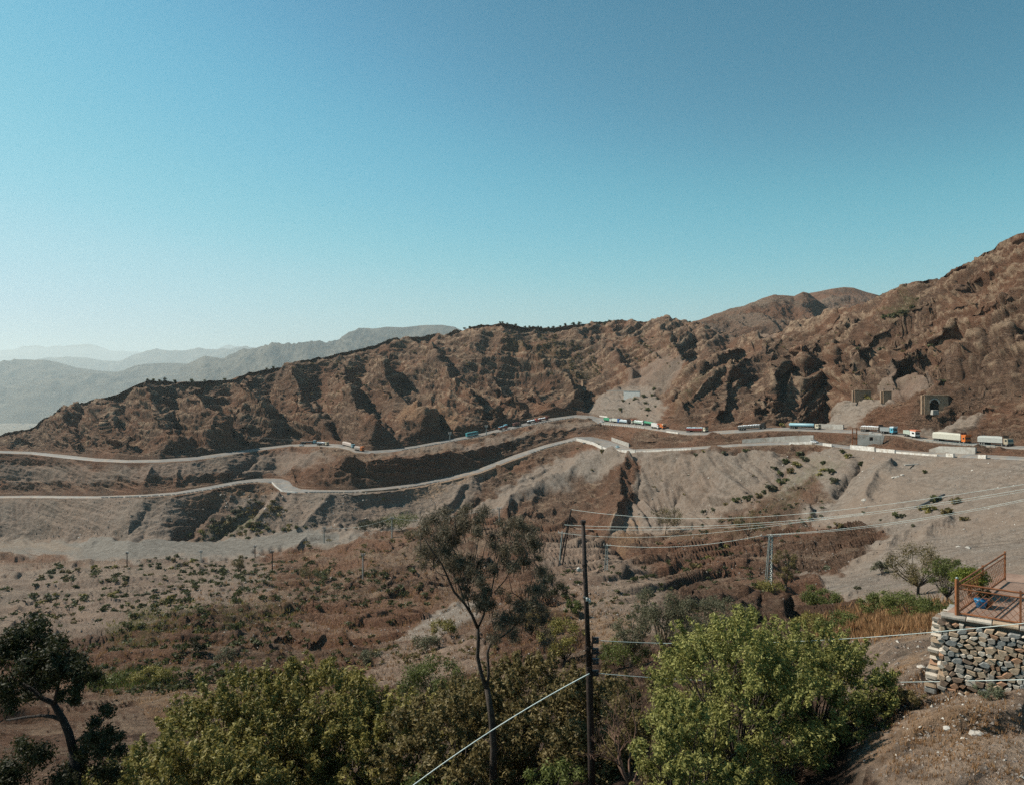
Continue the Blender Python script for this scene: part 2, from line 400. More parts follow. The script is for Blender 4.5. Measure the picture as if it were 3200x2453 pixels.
ZD = np.zeros_like(Z)
H0, H1 = 17, 19
spurs = [
    ([(1480,1030),(1560,1080),(1640,1130),(1720,1185),(1800,1250)], 22, 34), ([(1330,1070),(1345,1130),(1400,1200),(1480,1270),(1540,1310)], 17, 30),
    ([(1520,1180),(1560,1225),(1640,1285)], 14, 22), ([(1470,1230),(1520,1265),(1560,1318)], 10, 17), ([(1640,1200),(1690,1260),(1740,1290)], 9, 16),
    ([(1180,1100),(1190,1170),(1230,1240),(1290,1290),(1330,1350)], 13, 26), ([(1080,1120),(1060,1200),(1090,1270),(1130,1330),(1180,1370)], 12, 24),
    ([(930,1140),(905,1200),(940,1270),(985,1330),(1010,1368)], 14, 26), ([(790,1160),(760,1210),(800,1280),(850,1340)], 13, 24),
    ([(640,1185),(600,1240),(640,1300),(690,1350),(720,1382)], 13, 24), ([(470,1190),(440,1240),(480,1300),(520,1350),(560,1390)], 12, 22),
    ([(330,1240),(300,1290),(330,1340),(380,1380)], 8, 18), ([(210,1275),(180,1310),(215,1360),(240,1395)], 7, 16),
    ([(2060,1005),(2070,1060),(2120,1120),(2150,1190)], 12, 26), ([(1900,1010),(1930,1060),(2000,1110),(2080,1150)], 10, 26),
    ([(1770,1020),(1820,1070),(1900,1130),(1980,1180)], 10, 24),
    ([(2700,960),(2560,1030),(2450,1090),(2330,1150),(2250,1200),(2130,1290)], 13, 26), ([(2640,1010),(2560,1060),(2500,1120),(2520,1200)], 14, 26),
    ([(2420,1060),(2350,1110),(2240,1140),(2150,1190)], 9, 22), ([(2540,1140),(2470,1180),(2400,1230),(2350,1300)], 11, 26),
    ([(3140,860),(3020,930),(2900,985),(2790,1040),(2700,1110),(2640,1190)], 13, 20), ([(3200,960),(3080,1010),(2950,1060),(2840,1120),(2770,1180)], 11, 20),
    ([(3240,1080),(3100,1110),(2990,1150),(2890,1200)], 8, 18), ([(2960,870),(2880,930),(2800,965)], 8, 15), ([(2500,1030),(2440,1080),(2380,1110)], 9, 16), ([(2380,1080),(2310,1120),(2230,1160),(2180,1220)], 9, 16),
    ([(2640,1040),(2600,1090),(2610,1150)], 9, 14), ([(2480,1160),(2420,1220),(2410,1290)], 9, 15), ([(2300,1180),(2260,1240),(2230,1300)], 8, 14),
    ([(3100,930),(2980,990),(2870,1040),(2760,1100),(2680,1160)], 6, 22), ([(3200,1060),(3080,1090),(2960,1130),(2850,1180)], 5, 20),
    ([(2840,910),(2790,950),(2700,1000),(2640,1060)], 6, 18), ([(2900,1240),(2840,1265),(2740,1300),(2690,1335)], 4, 20),
]
gullies = [
    ([(1600,1060),(1700,1110),(1780,1170),(1835,1220),(1835,1290)], -20, 30), ([(1370,1130),(1440,1180),(1500,1240),(1535,1290),(1525,1335)], -14, 20),
    ([(1240,1100),(1260,1180),(1320,1240),(1380,1300),(1400,1345)], -9, 22), ([(1130,1110),(1120,1190),(1170,1260),(1220,1330)], -10, 20),
    ([(1000,1130),(980,1200),(1020,1270),(1060,1350)], -10, 20), ([(860,1160),(840,1220),(880,1290),(930,1350)], -12, 20),
    ([(715,1185),(690,1240),(730,1310),(770,1370)], -11, 20), ([(555,1195),(530,1250),(560,1310),(620,1380)], -11, 20),
    ([(400,1230),(370,1290),(410,1340),(440,1385)], -7, 16), ([(265,1265),(240,1310),(262,1370),(245,1410)], -6, 12),
    ([(3120,900),(3000,960),(2880,1010),(2770,1070),(2690,1140)], -8, 13), ([(3160,1010),(3040,1050),(2920,1090),(2820,1150)], -7, 13), ([(3100,1130),(3010,1170),(2940,1210)], -6, 12),
    ([(2560,1050),(2520,1100),(2470,1130)], -8, 13), ([(2340,1100),(2290,1150),(2230,1190)], -7, 12), ([(2680,1060),(2660,1110),(2630,1160)], -7, 11),
    ([(2180,1030),(2160,1100),(2100,1160),(2060,1220)], -10, 24), ([(2560,1110),(2590,1190),(2580,1260),(2545,1320)], -16, 24),
    ([(2290,1090),(2230,1130),(2170,1160),(2110,1260)], -8, 18), ([(3000,1240),(2975,1270),(2940,1320),(2900,1345)], -7, 16),
    ([(2470,1100),(2410,1150),(2330,1190)], -7, 16), ([(2880,960),(2780,1020),(2700,1080)], -4, 14), ([(3060,1200),(3000,1180),(2900,1190)], -3, 12),
]
for p, a, w in spurs: stroke(p, a * .85, w * .85, 18, 19)
for p, a, w in gullies: stroke(p, a * .9, w * .85, 17, 19)
low = [   # below the roads
    ([(830,1545),(790,1590),(700,1640),(640,1680)], -6, 14, 9, 11), ([(880,1545),(840,1600),(780,1660)], 5, 14, 9, 11),
    ([(1050,1545),(1000,1600),(930,1660)], 3, 12, 9, 11), ([(480,1560),(440,1620),(380,1680)], -3, 14, 9, 11),
    ([(680,1560),(640,1610),(560,1660)], -7, 18, 9, 11), ([(1500,1500),(1440,1540),(1380,1600)], 5, 16, 9, 11), ([(1560,1460),(1470,1520),(1400,1600)], -4, 14, 9, 11),
    ([(1950,1425),(1860,1460),(1740,1520),(1600,1590)], 9, 26, 9, 11), ([(1990,1440),(1930,1500),(1930,1600),(1900,1680)], 8, 28, 9, 11),
    ([(2010,1480),(1985,1560),(1940,1650),(1890,1700)], -3, 12, 8, 11), ([(2130,1490),(2115,1560),(2110,1630)], -4, 6, 9, 11),
    ([(2700,1430),(2650,1480),(2610,1540)], -5, 12, 9, 11), ([(2790,1440),(2740,1490),(2700,1560)], 3, 14, 9, 11),
    ([(1780,1600),(1850,1650),(1920,1700),(1950,1740)], -4, 12, 7, 10), ([(2560,1620),(2450,1600),(2300,1570)], 4, 24, 9, 10),
    ([(2990,1620),(2880,1680),(2750,1720)], 2.5, 20, 7, 9), ([(2480,1930),(2380,1915),(2300,1940)], 2.2, 14, 5, 6),
    ([(1010,1410),(960,1450),(905,1485)], 5, 14, 13, 14), ([(820,1420),(740,1460),(700,1500)], -4, 10, 13, 14), ([(480,1460),(460,1500),(440,1540)], 4, 12, 13, 14),
    ([(1120,1425),(1060,1470),(1030,1520)], 4, 14, 13, 14), ([(1180,1440),(1150,1500)], 3, 10, 13, 14), ([(380,1455),(370,1500),(350,1540)], 4, 14, 13, 14),
    ([(1880,1330),(1850,1350)], 3, 14, 14, 14), ([(560,1460),(545,1530)], 2, 8, 13, 14),
]
for p, a, w, b0, b1 in low: stroke(p, a, w, b0, b1)
bare = np.zeros_like(Z)
def scarp(pts, hpx, w, b0, b1, seed=0, rag=5.0):
    """a broken rock edge: the land steps up steeply along the line, then eases back to its old level behind"""
    P = np.array(pts, float); x0, x1 = P[0, 0], P[-1, 0]
    jx = np.where((U >= x0) & (U <= x1))[0]
    if len(jx) < 3: return
    c = slice(jx[0], jx[-1] + 1); x = U[c]
    yl = np.interp(x, P[:, 0], P[:, 1]) + vnoise(x / 38, x * 0, x * 0 + seed, 41) * rag * 2 + vnoise(x / 11, x * 0, x * 0 + seed, 42) * rag
    t = (x - x0) / (x1 - x0); env = ss(0, .25, t) * ss(0, .25, 1 - t) * (.55 + .6 * vnoise(x / 30, x * 0 + 3, x * 0 + seed, 43))
    env = np.clip(env, 0, 2)
    dy = yl[None] - PY0[:, c]
    m = (dy > 0) & (dy < 5 * w) & (BAND[:, c] >= b0) & (BAND[:, c] <= b1)
    h = hpx * env[None] * (D[:, c] / F) * np.exp(-dy / w) * ss(0, 5, dy)
    ZD[:, c] += np.where(m, h, 0)
    e = (np.abs(dy - 1.5) < 3.5) & (BAND[:, c] >= b0) & (BAND[:, c] <= b1)
    bare[:, c] = np.maximum(bare[:, c], e * np.clip(env * 1.6, 0, 1)[None])
PY0 = YH - Z * F / D
for i_, (p_, h_, w_) in enumerate([
    ([(1040,1728),(1150,1708),(1260,1715),(1340,1702)], 24, 12), ([(870,1738),(960,1695),(1080,1684),(1170,1694)], 18, 12), ([(1000,1862),(1100,1826),(1200,1842),(1320,1852),(1420,1874)], 28, 16),
    ([(640,1868),(720,1842),(830,1856)], 20, 12), ([(540,2012),(640,1966),(760,1962),(840,2008)], 34, 20), ([(840,1940),(930,1902),(1010,1920)], 20, 14), ([(1040,1978),(1130,1952),(1250,1905)], 26, 16),
    ([(920,2046),(1020,2002),(1110,2014)], 28, 16), ([(280,2092),(400,2062),(540,2076)], 26, 16), ([(-60,1812),(100,1804),(200,1792),(340,1796)], 20, 12), ([(-60,1758),(100,1752),(220,1748)], 18, 12), ([(200,1790),(260,1770),(300,1785)], 22, 12),
    ([(1830,1812),(1920,1790),(2000,1808)], 26, 14), ([(1680,1822),(1780,1838),(1860,1868)], 18, 14), ([(2230,1948),(2380,1898),(2570,1946)], 38, 18), ([(2090,1728),(2290,1658),(2460,1606)], 20, 14), ([(2390,1556),(2490,1528),(2570,1572)], 22, 12),
    ([(2060,1812),(2200,1768),(2360,1790)], 20, 14), ([(2540,1712),(2700,1694),(2860,1632)], 18, 12), ([(2580,1772),(2690,1748),(2760,1740)], 16, 12), ([(2180,1850),(2300,1820),(2400,1850)], 18, 12), ([(700,2060),(800,2030),(900,2060)], 26, 16),
    ([(1180,2020),(1300,2010),(1400,2040)], 18, 14), ([(150,1900),(260,1880),(380,1900)], 14, 10), ([(1440,1760),(1560,1740),(1680,1770)], 18, 12), ([(850,1800),(960,1780),(1060,1800)], 16, 12)]):
    scarp(p_, h_ * 1.2, w_ * 1.2, 2, 9, i_)
for i_, (p_, h_, w_) in enumerate([([(1480,1560),(1600,1520),(1760,1470),(1930,1440)], 14, 12), ([(1500,1600),(1640,1560),(1800,1520),(1960,1500)], 20, 14), ([(1540,1640),(1700,1600),(1850,1570),(1970,1560)], 22, 14), ([(1640,1660),(1780,1630),(1930,1620)], 20, 14),
    ([(660,1640),(720,1600),(830,1570)], 14, 10), ([(2400,1545),(2500,1500),(2600,1500)], 12, 10), ([(560,1500),(680,1470),(740,1465)], 8, 8)]): scarp(p_, h_, w_, 9, 11, 40 + i_)
rs = random.Random(17)
for i_ in range(110):       # low brown banks
    x = rs.uniform(-60, 2650); y = rs.uniform(1700, 2120); L_ = rs.uniform(70, 240)
    if x < 850 and y < 1900 and rs.random() < .6: continue
    scarp([(x, y), (x + L_ / 2, y - rs.uniform(4, 18)), (x + L_, y - rs.uniform(-14, 26))], rs.uniform(10, 30) * (1 if y < 1950 else 1.3), rs.uniform(9, 18), 2, 9, 60 + i_)
for i_ in range(110):      # crags and ledges of the mountain
    x = rs.uniform(0, 3200); y = rs.uniform(960, 1330); L_ = rs.uniform(50, 210); dip_ = -.16 if x > 2000 else (.02 if x > 1200 else -.10)
    scarp([(x, y), (x + L_ / 2, y + dip_ * L_ / 2 - rs.uniform(-4, 10)), (x + L_, y + dip_ * L_ + rs.uniform(-8, 8))], rs.uniform(4, 11) * (1.25 if x > 2000 else .8), rs.uniform(6, 13), 18, 19, 160 + i_, 4.0)
ZD *= ss(0.5, 12, rd)
ZD *= 1 - 0.8 * ((BAND == 19) * ss(0.6, 1.0, np.repeat(tt_[:, None], nU, 1)) + (BAND > 19))
Z0 = Z.copy()
Z = Z + ZD

# ---- where the ground is loose grey scree, where brown rock
scree = np.zeros_like(Z)
def paint(arr, pts, val, soft=14, b0=0, b1=99, nz_=30.0):
    m = poly_mask(pts, soft, b0, b1, nz_) * abs(val)
    if val > 0: np.maximum(arr, m, out=arr)
    else: arr *= (1 - m)
paint(scree, [(-700,1560),(860,1540),(1480,1480),(1560,1450),(1440,1600),(1300,1640),(700,1700),(-700,1700)], .72, 14, 8, 11)
paint(scree, [(-700,1695),(700,1680),(1100,1640),(1330,1600),(1330,1640),(1000,1705),(700,1750),(300,1750),(-700,1730)], 1.0, 8, 7, 9)
paint(scree, [(600,1560),(760,1530),(720,1640),(560,1680),(520,1640)], -.6, 16, 8, 11)
paint(scree, [(-700,1455),(300,1455),(900,1405),(1050,1420),(1000,1450),(880,1490),(740,1480),(400,1500),(-700,1520)], .55, 12, 13, 14)
paint(scree, [(1150,1425),(1500,1372),(1820,1310),(1850,1330),(1700,1345),(1400,1405),(1200,1428)], .55, 6, 13, 15)
paint(scree, [(1440,1600),(1560,1540),(1720,1450),(1830,1400),(1900,1415),(2040,1430),(1850,1500),(1640,1585),(1560,1620)], .85, 10, 9, 11)
paint(scree, [(1900,1412),(2420,1395),(2480,1440),(2400,1560),(2200,1640),(2020,1700),(1900,1700),(1990,1560),(1985,1450),(1900,1425)], .82, 10, 9, 11)
paint(scree, [(2250,1640),(2420,1540),(2480,1440),(2560,1390),(3900,1430),(3900,1760),(3000,1800),(2720,1650),(2560,1640),(2350,1600)], .9, 14, 8, 11)
paint(scree, [(2380,1570),(2540,1490),(2600,1560),(2500,1620),(2300,1640)], -.9, 12, 8, 11)
paint(scree, [(2500,1790),(2620,1800),(2720,1720),(2860,1650),(3900,1620),(3900,1800),(3000,1890),(2800,1905),(2640,1880),(2600,1850)], .95, 12, 6, 9)
paint(scree, [(1822,1292),(1880,1225),(1960,1216),(2060,1215),(2090,1260),(2050,1312),(1900,1306)], .85, 8, 17, 18)
paint(scree, [(1960,1170),(2080,1120),(2150,1140),(2110,1200),(2050,1230),(1950,1222)], .5, 14, 18, 19)
paint(scree, [(2520,1336),(2600,1240),(2680,1240),(2790,1262),(2700,1310),(2650,1345)], .95, 9, 17, 19)
paint(scree, [(2860,1348),(2990,1285),(3080,1285),(3000,1345),(2930,1372)], .9, 9, 17, 18)
paint(scree, [(2720,1180),(2820,1160),(2960,1215),(2860,1235),(2740,1225)], .5, 10, 18, 19)
paint(scree, [(1230,1995),(1420,1885),(1500,1870),(1500,1920),(1360,2000)], 1.0, 7, 4, 6, 8)
paint(scree, [(-700,1800),(820,1735),(860,1850),(520,1930),(300,2010),(-700,2030)], .62, 22, 4, 8, 26)
paint(scree, [(1180,2010),(1500,1960),(1520,2080),(1300,2150),(1150,2140)], .5, 22, 3, 5, 26)
paint(scree, [(1650,1700),(1850,1660),(2080,1830),(2100,1960),(1850,2000),(1700,1850)], .45, 22, 4, 8, 26)
paint(scree, [(2550,2000),(2850,1950),(3900,1960),(3900,2500),(2750,2500)], .5, 26, 1, 5, 30)
paint(scree, [(2180,1015),(2360,990),(2500,1010),(2400,1080),(2280,1060)], .4, 14, 18, 19)
scree = np.clip(scree, 0, 1)
river = poly_mask([(-700,1700),(400,1686),(760,1684),(1040,1655),(1040,1690),(760,1735),(330,1735),(-700,1722)], 7, 7, 9)
rocky = 1 - scree
# ragged edge of the rocks lying low in the frame
cliffw = poly_mask([(1960,1440),(2440,1400),(2420,1540),(2200,1640),(1980,1690)], 14, 9, 11)

# ---- relief: ridged noise with gullies running down the slope, tilted strata, scree flutes
def gradn(A): 
    return np.gradient(A, axis=1), np.gradient(A, axis=0)
def normals():
    Xu, Xv = gradn(X); Yu, Yv = gradn(D); Zu, Zv = gradn(Z)
    nx = Yu * Zv - Zu * Yv; ny = Zu * Xv - Xu * Zv; nz2 = Xu * Yv - Yu * Xv
    l = np.sqrt(nx * nx + ny * ny + nz2 * nz2) + 1e-12
    s = np.sign(nz2); s[s == 0] = 1
    return nx / l * s, ny / l * s, nz2 / l * s
NX, NY, NZ = normals()
def f4(a): return a.astype(np.float32)
xs, ys, zs = f4(X), f4(D), f4(Z)
step = D * 3.2 / F           # ground size of one rendered pixel
disp = np.zeros_like(xs)
def octave(wl, amp, off, ax=1.0, ay=1.0, az=1.0, ridged=True, mask=1.0):
    global disp
    m = ss(0.9, 2.6, wl / step)
    if m.max() < 0.01: return
    w = vnoise(xs / (wl * 2.7), ys / (wl * 2.7), zs / (wl * 2.7), off + 31) * wl * .45
    n = vnoise((xs + w) / (wl * ax), (ys + w) / (wl * ay), zs / (wl * az), off)
    if ridged: n = .75 - 2 * np.abs(n) ** 0.62
    disp += n * amp * m * mask
far = ss(150, 420, D)
dist_ = np.sqrt(X * X + D * D + Z * Z)
faceon = np.abs(NX * X + NY * D + NZ * Z) / dist_          # how squarely the ground faces the valley's near side
graze = np.clip(blur0(faceon, 8, 2) / .34, .2, 1.0)
graze = graze + (1 - graze) * ss(10.5, 12, band + tt_)[:, None]
# big forms only on the hill above the upper road
octave(75, 6.5, 1, 1.0, 1.7, 1.2, True, hillm * rocky)
nearm = (1 - ss(8.2, 10, band + tt_)[:, None]) * (.25 + .75 * rocky)
octave(38, 3.2, 2, 1.0, 1.8, 1.4, True, (0.25 + 0.75 * hillm) * (0.3 + 0.7 * rocky) * far)
octave(60, 7.0, 17, 1.6, .8, 1.0, True, nearm * ss(60, 260, D))
octave(26, 4.2, 18, 1.7, .7, 1.0, True, nearm * ss(30, 150, D))
octave(11, 2.0, 19, 1.7, .7, 1.0, True, nearm * ss(15, 90, D))
octave(19, 1.7, 3, 1.0, 1.6, 1.3, True, (0.2 + 0.8 * rocky) * (0.35 + 0.65 * far))
octave(9, 1.05, 4, 1.0, 1.3, 1.0, True, (0.15 + 0.85 * rocky))
octave(4.5, .85, 5, 1.1, 1.2, .8, True, (0.2 + 0.8 * rocky))
octave(2.2, 0.6, 6, 1.2, 1.2, .7, True, (0.25 + 0.75 * rocky))
octave(1.1, 0.36, 7, 1.2, 1.2, .7, True, (0.3 + 0.7 * rocky))
octave(0.5, 0.12, 8, 1.2, 1.2, .8, False)
octave(0.25, 0.04, 9, 1, 1, 1, False)
# strata
wv = vnoise(xs / 35, ys / 35, zs / 35, 12) * 5 + vnoise(xs / 9, ys / 9, zs / 9, 13) * 1.2
dip = np.where(X > 250, 0.30, -0.05) if False else 0.22 * ss(0, 200, xs) - 0.16 * ss(-200, 0, -xs)
ledge_h = f4(bare * rocky)
tread = np.zeros_like(xs)
for lam, am in ((13.0, 3.0), (5.3, 1.6), (2.2, 0.75)):
    s = (zs - dip * xs * 1.0 + 0.12 * ys + wv * (lam / 13 + .25)) / lam
    fr = s - np.floor(s)
    saw = np.where(fr < .8, fr / .8, (1 - fr) / .2) - .5
    pm = ss(-.25, .35, vnoise(xs / (lam * 4), ys / (lam * 4), zs / (lam * 3), 14 + int(lam)))
    ledge_h = np.maximum(ledge_h, f4((fr > .80) * pm * rocky * hillm * (.5 if lam < 3 else .8)))
    tread = np.maximum(tread, f4((fr > .58) * (fr < .80) * pm * rocky * hillm))
    disp += f4(saw * am * 1.9 * pm * rocky * (0.5 + 0.5 * far) * ss(0.9, 2.5, lam / step) * (1 + .5 * ss(150, 260, X)))
# flutes of the eroded earth bank and the scree
for wl, am in ((8.0, 1.8), (4.2, 1.7), (2.2, 1.0), (1.2, .4)):
    n = vnoise(xs / wl + ys / (wl * 14), ys / (wl * 9), zs / (wl * 12), 21)
    disp += f4((np.clip(np.abs(n) * 2.2, 0, 1) ** .6 - .6) * 2 * am * cliffw)
for wl, am in ((9.0, 1.0), (3.8, .75), (1.7, .38)):
    n = vnoise((xs * .8 + zs * .8) / wl, (ys) / (wl * 6), zs / (wl * 8), 23)
    n = (np.clip(np.abs(n) * 2.2, 0, 1) ** .6 - .6) * 1.6
    disp += f4(n * am * scree * (1 - cliffw) * (1 - river) * ss(0.9, 2.5, wl / step) * (0.3 + .7 * far))
amp = froad * (1 - 0.85 * river) * graze * (0.55 + 0.45 * ss(60, 300, D)) * (1 + .25 * (hillm))
amp = amp * (1 - 0.55 * skyk[:, None])
amp[:first] *= 0.3
disp = disp * amp
# hold the earth under the terrace wall quiet
quiet = 1 - 0.8 * ss(2700, 2850, PX) * (1 - ss(25, 60, D))
disp = disp * quiet
# outcrops on the low ground: tilted beds whose broken edges face back up the slope
ledge = ledge_h.copy()
for L_, hh, d0 in ((38., 6.0, 120), (20., 4.2, 70), (10., 2.5, 40), (5., 1.35, 20), (2.2, .6, 10)):
    wq = vnoise(xs / (L_ * 1.3), ys / (L_ * 3), zs * 0, 61 + int(L_)) * L_ * .9 + vnoise(xs / (L_ * .3), ys / (L_ * 1.2), zs * 0, 65 + int(L_)) * L_ * .22
    s_ = (ys - .30 * xs + wq) / L_
    fr = s_ - np.floor(s_)
    sw = np.where(fr < .05, fr / .05, 1 - (fr - .05) / .95) - .5
    pm = ss(-.22, .25, vnoise(xs / (L_ * 1.5), ys / (L_ * 2.2), zs * 0, 70 + int(L_)))
    disp = disp + f4(sw * hh * pm * nearm * amp / graze * np.clip(graze * 1.3, .55, 1) * ss(d0 * .5, d0, D) * ss(1.5, 5, L_ / step))
    ledge = np.maximum(ledge, f4(((fr > .93) | (fr < .10)) * pm * nearm * ss(d0 * .5, d0, D)))
X = X + NX * disp * .8; Yw = D + NY * disp * .8; Z = Z + NZ * disp
# flat-ish road bed, a few centimetres under the road sheet
bed = (rd < 0.4)
Z = Z - 0.25 * (rd < 0.8)

def grid_mesh(name, X, Y, Z, attrs=None, smooth=True):
    r, c = X.shape
    me = bpy.data.meshes.new(name)
    me.vertices.add(r * c)
    co = np.stack([X, Y, Z], -1).reshape(-1).astype(np.float32)
    me.vertices.foreach_set('co', co)
    i = np.arange(r * c).reshape(r, c)
    q = np.stack([i[:-1, :-1], i[:-1, 1:], i[1:, 1:], i[1:, :-1]], -1).reshape(-1, 4).astype(np.int32)
    nq = len(q)
    me.loops.add(nq * 4); me.loops.foreach_set('vertex_index', q.reshape(-1))
    me.polygons.add(nq)
    me.polygons.foreach_set('loop_start', np.arange(0, nq * 4, 4, dtype=np.int32))
    me.polygons.foreach_set('loop_total', np.full(nq, 4, np.int32))
    if smooth: me.polygons.foreach_set('use_smooth', np.ones(nq, bool))
    for k, A in (attrs or {}).items():
        a = me.attributes.new(k, 'FLOAT', 'POINT'); a.data.foreach_set('value', A.reshape(-1).astype(np.float32))
    me.update(calc_edges=True); me.validate()
    return me

# green tint of low herbs, orange dry grass
herb = np.zeros_like(Z)
for pl, v in (([(620,1660),(760,1600),(840,1600),(700,1660)], .9), ([(330,1960),(470,1880),(620,1900),(520,2000),(350,2040)], .5), ([(680,1920),(900,1890),(920,1930),(700,1960)], .45),
              ([(280,2120),(500,2090),(520,2130),(300,2150)], .7), ([(2360,1560),(2560,1430),(2640,1440),(2480,1560)], .35), ([(2080,1680),(2500,1560),(2500,1600),(2250,1680)], .3),
              ([(1550,1060),(1700,1060),(1850,1160),(1700,1180)], .35), ([(2280,1180),(2200,1230),(2150,1270),(2100,1290),(2220,1180)], .5), ([(2750,990),(2850,950),(2870,960),(2790,1000)], .8)):
    paint(herb, pl, v, 14)
dry = np.zeros_like(Z)
for pl, v in (([(2500,1960),(2950,1890),(2960,1980),(2600,2020)], .9), ([(2780,2080),(2870,2020),(2900,2050),(2800,2130)], .9), ([(400,2160),(700,2120),(800,2160),(500,2260)], .5),
              ([(1750,1900),(2000,1940),(1900,2010),(1700,1980)], .5), ([(-100,1690),(200,1695),(260,1720),(-100,1720)], .3), ([(840,1530),(740,1560),(600,1570),(800,1515)], .5), ([(1250,1530),(1600,1440),(1620,1450),(1300,1560)], .5),
              ([(1260,1250),(1400,1290),(1440,1330),(1250,1330)], .5), ([(1900,1640),(1990,1620),(2010,1700),(1960,1730)], .5), ([(2600,2300),(3100,2200),(3100,2350),(2700,2400)], .5)):
    paint(dry, pl, v, 14)
dust = np.zeros_like(Z)
for pl, v in (([(2560,1985),(2800,1950),(3900,1940),(3900,2600),(2700,2600),(2620,2150)], .9), ([(1180,2030),(1480,1990),(1520,2070),(1300,2150),(1120,2140)], .7), ([(380,2170),(700,2110),(1000,2150),(700,2260),(300,2320)], .35),
              ([(1640,1850),(2040,1800),(2080,1980),(1800,2040),(1650,1980)], .6), ([(-100,1760),(700,1770),(620,1900),(-100,1980)], .2), ([(1700,1700),(1900,1680),(1960,1780),(1760,1800)], .6), ([(500,1880),(900,1880),(1200,1990),(700,1960)], .35)):
    paint(dust, pl, v, 22)
land = grid_mesh('hillside_ground', X, Yw, Z, {'scree': scree, 'herb': herb, 'dry': dry, 'river': river, 'ledge': ledge, 'tread': tread, 'dust': dust}, smooth=False)

def ground_mat(name, rock=((.038,.023,.016), (.142,.090,.062)), tan=(.31,.22,.15), gray=((.135,.112,.092), (.235,.203,.172)), sc=1.0):
    m = bpy.data.materials.new(name); m.use_nodes = True
    nt = m.node_tree; L = nt.links; b = nt.nodes['Principled BSDF']
    b.inputs['Roughness'].default_value = .95; b.inputs['Specular IOR Level'].default_value = .12
    tc = nd(nt, 'ShaderNodeTexCoord'); V = tc.outputs['Object']
    def noise(scale, det=6, rough=.65, vec=None):
        n = nd(nt, 'ShaderNodeTexNoise'); n.inputs['Scale'].default_value = scale * sc; n.inputs['Detail'].default_value = det; n.inputs['Roughness'].default_value = rough
        L.new(vec or V, n.inputs['Vector']); return n.outputs[0]
    def ramp(src, p0, p1, c0=(0,0,0), c1=(1,1,1)):
        r = nd(nt, 'ShaderNodeValToRGB'); r.color_ramp.elements[0].position = p0; r.color_ramp.elements[1].position = p1
        r.color_ramp.elements[0].color = (*c0, 1); r.color_ramp.elements[1].color = (*c1, 1); L.new(src, r.inputs[0]); return r.outputs[0]
    def mix(f, a, c, blend='MIX'):
        x = nd(nt, 'ShaderNodeMix', data_type='RGBA', blend_type=blend)
        for i, s in ((0, f), (6, a), (7, c)):
            if hasattr(s, 'is_output') or hasattr(s, 'links'): L.new(s, x.inputs[i])
            elif isinstance(s, tuple): x.inputs[i].default_value = (*s, 1)
            else: x.inputs[i].default_value = s
        return x.outputs[2]
    def mth(op, a, c):
        x = nd(nt, 'ShaderNodeMath', operation=op)
        for i, s in ((0, a), (1, c)):
            if hasattr(s, 'links'): L.new(s, x.inputs[i])
            else: x.inputs[i].default_value = s
        return x.outputs[0]
    # rock: strata-stretched noise
    mp = nd(nt, 'ShaderNodeMapping'); mp.inputs['Rotation'].default_value = (0.1, 0.22, 0); mp.inputs['Scale'].default_value = (1, 1, 4.5); L.new(V, mp.inputs['Vector'])
    big = noise(.028, 5, .6); mid = noise(.22, 6, .7, mp.outputs[0]); fine = noise(1.6, 6, .75)
    rockc = ramp(mid, .34, .68, rock[0], rock[1])
    rockc = mix(ramp(fine, .50, .60), rockc, tuple(x * 1.75 for x in rock[1]))
    rockc = mix(ramp(big, .45, .62), rockc, mix(ramp(mid, .35, .7), (.060,.033,.021), (.165,.098,.064)))
    # dry grass and dust lie on the flatter ledges
    ge = nd(nt, 'ShaderNodeNewGeometry'); sx = nd(nt, 'ShaderNodeSeparateXYZ'); L.new(ge.outputs['Normal'], sx.inputs[0])
    flat = mth('ADD', sx.outputs[2], mth('MULTIPLY', mth('SUBTRACT', noise(.5, 6, .7), .5), .7))
    le = nd(nt, 'ShaderNodeAttribute', attribute_name='ledge').outputs['Fac']
    patch = ramp(noise(.045, 6, .7), .42, .60)
    tanf = mth('MULTIPLY', mth('MULTIPLY', ramp(flat, .84, 1.0), mth('ADD', mth('MULTIPLY', patch, .6), .35)), mth('SUBTRACT', 1.0, le))
    rockc = mix(tanf, rockc, mix(ramp(fine, .35, .7), tuple(x * .75 for x in tan), tan))
    grayc = mix(ramp(noise(.35, 9, .86), .43, .57), gray[0], gray[1])
    grayc = mix(ramp(noise(1.7, 5, .8), .61, .68), grayc, (.33,.30,.265))
    grayc = mix(ramp(big, .4, .6), grayc, mix(0.5, grayc, (.22,.165,.125)))
    lowb = ramp(noise(.02, 5, .65), .44, .58)
    rockc = mix(mth('MULTIPLY', lowb, .55), rockc, mix(ramp(fine, .4, .65), (.15, .068, .040), (.26, .135, .080)))
    # bushes and tufts too small to stand alone: dark specks on the rock
    spk = ramp(noise(.50, 4, .7, mp.outputs[0]), .59, .66)
    rockc = mix(mth('MULTIPLY', spk, .6), rockc, (.042, .036, .021))
    td = nd(nt, 'ShaderNodeAttribute', attribute_name='tread').outputs['Fac']
    rockc = mix(mth('MULTIPLY', td, ramp(noise(.25, 5, .7), .42, .58)), rockc, tan)
    a = nd(nt, 'ShaderNodeAttribute', attribute_name='scree').outputs['Fac']
    c = mix(a, rockc, grayc)
    rv = nd(nt, 'ShaderNodeAttribute', attribute_name='river').outputs['Fac']
    c = mix(rv, c, mix(ramp(noise(.3, 8, .8), .4, .6), (.110,.098,.083), (.20,.183,.160)))
    du = nd(nt, 'ShaderNodeAttribute', attribute_name='dust').outputs['Fac']
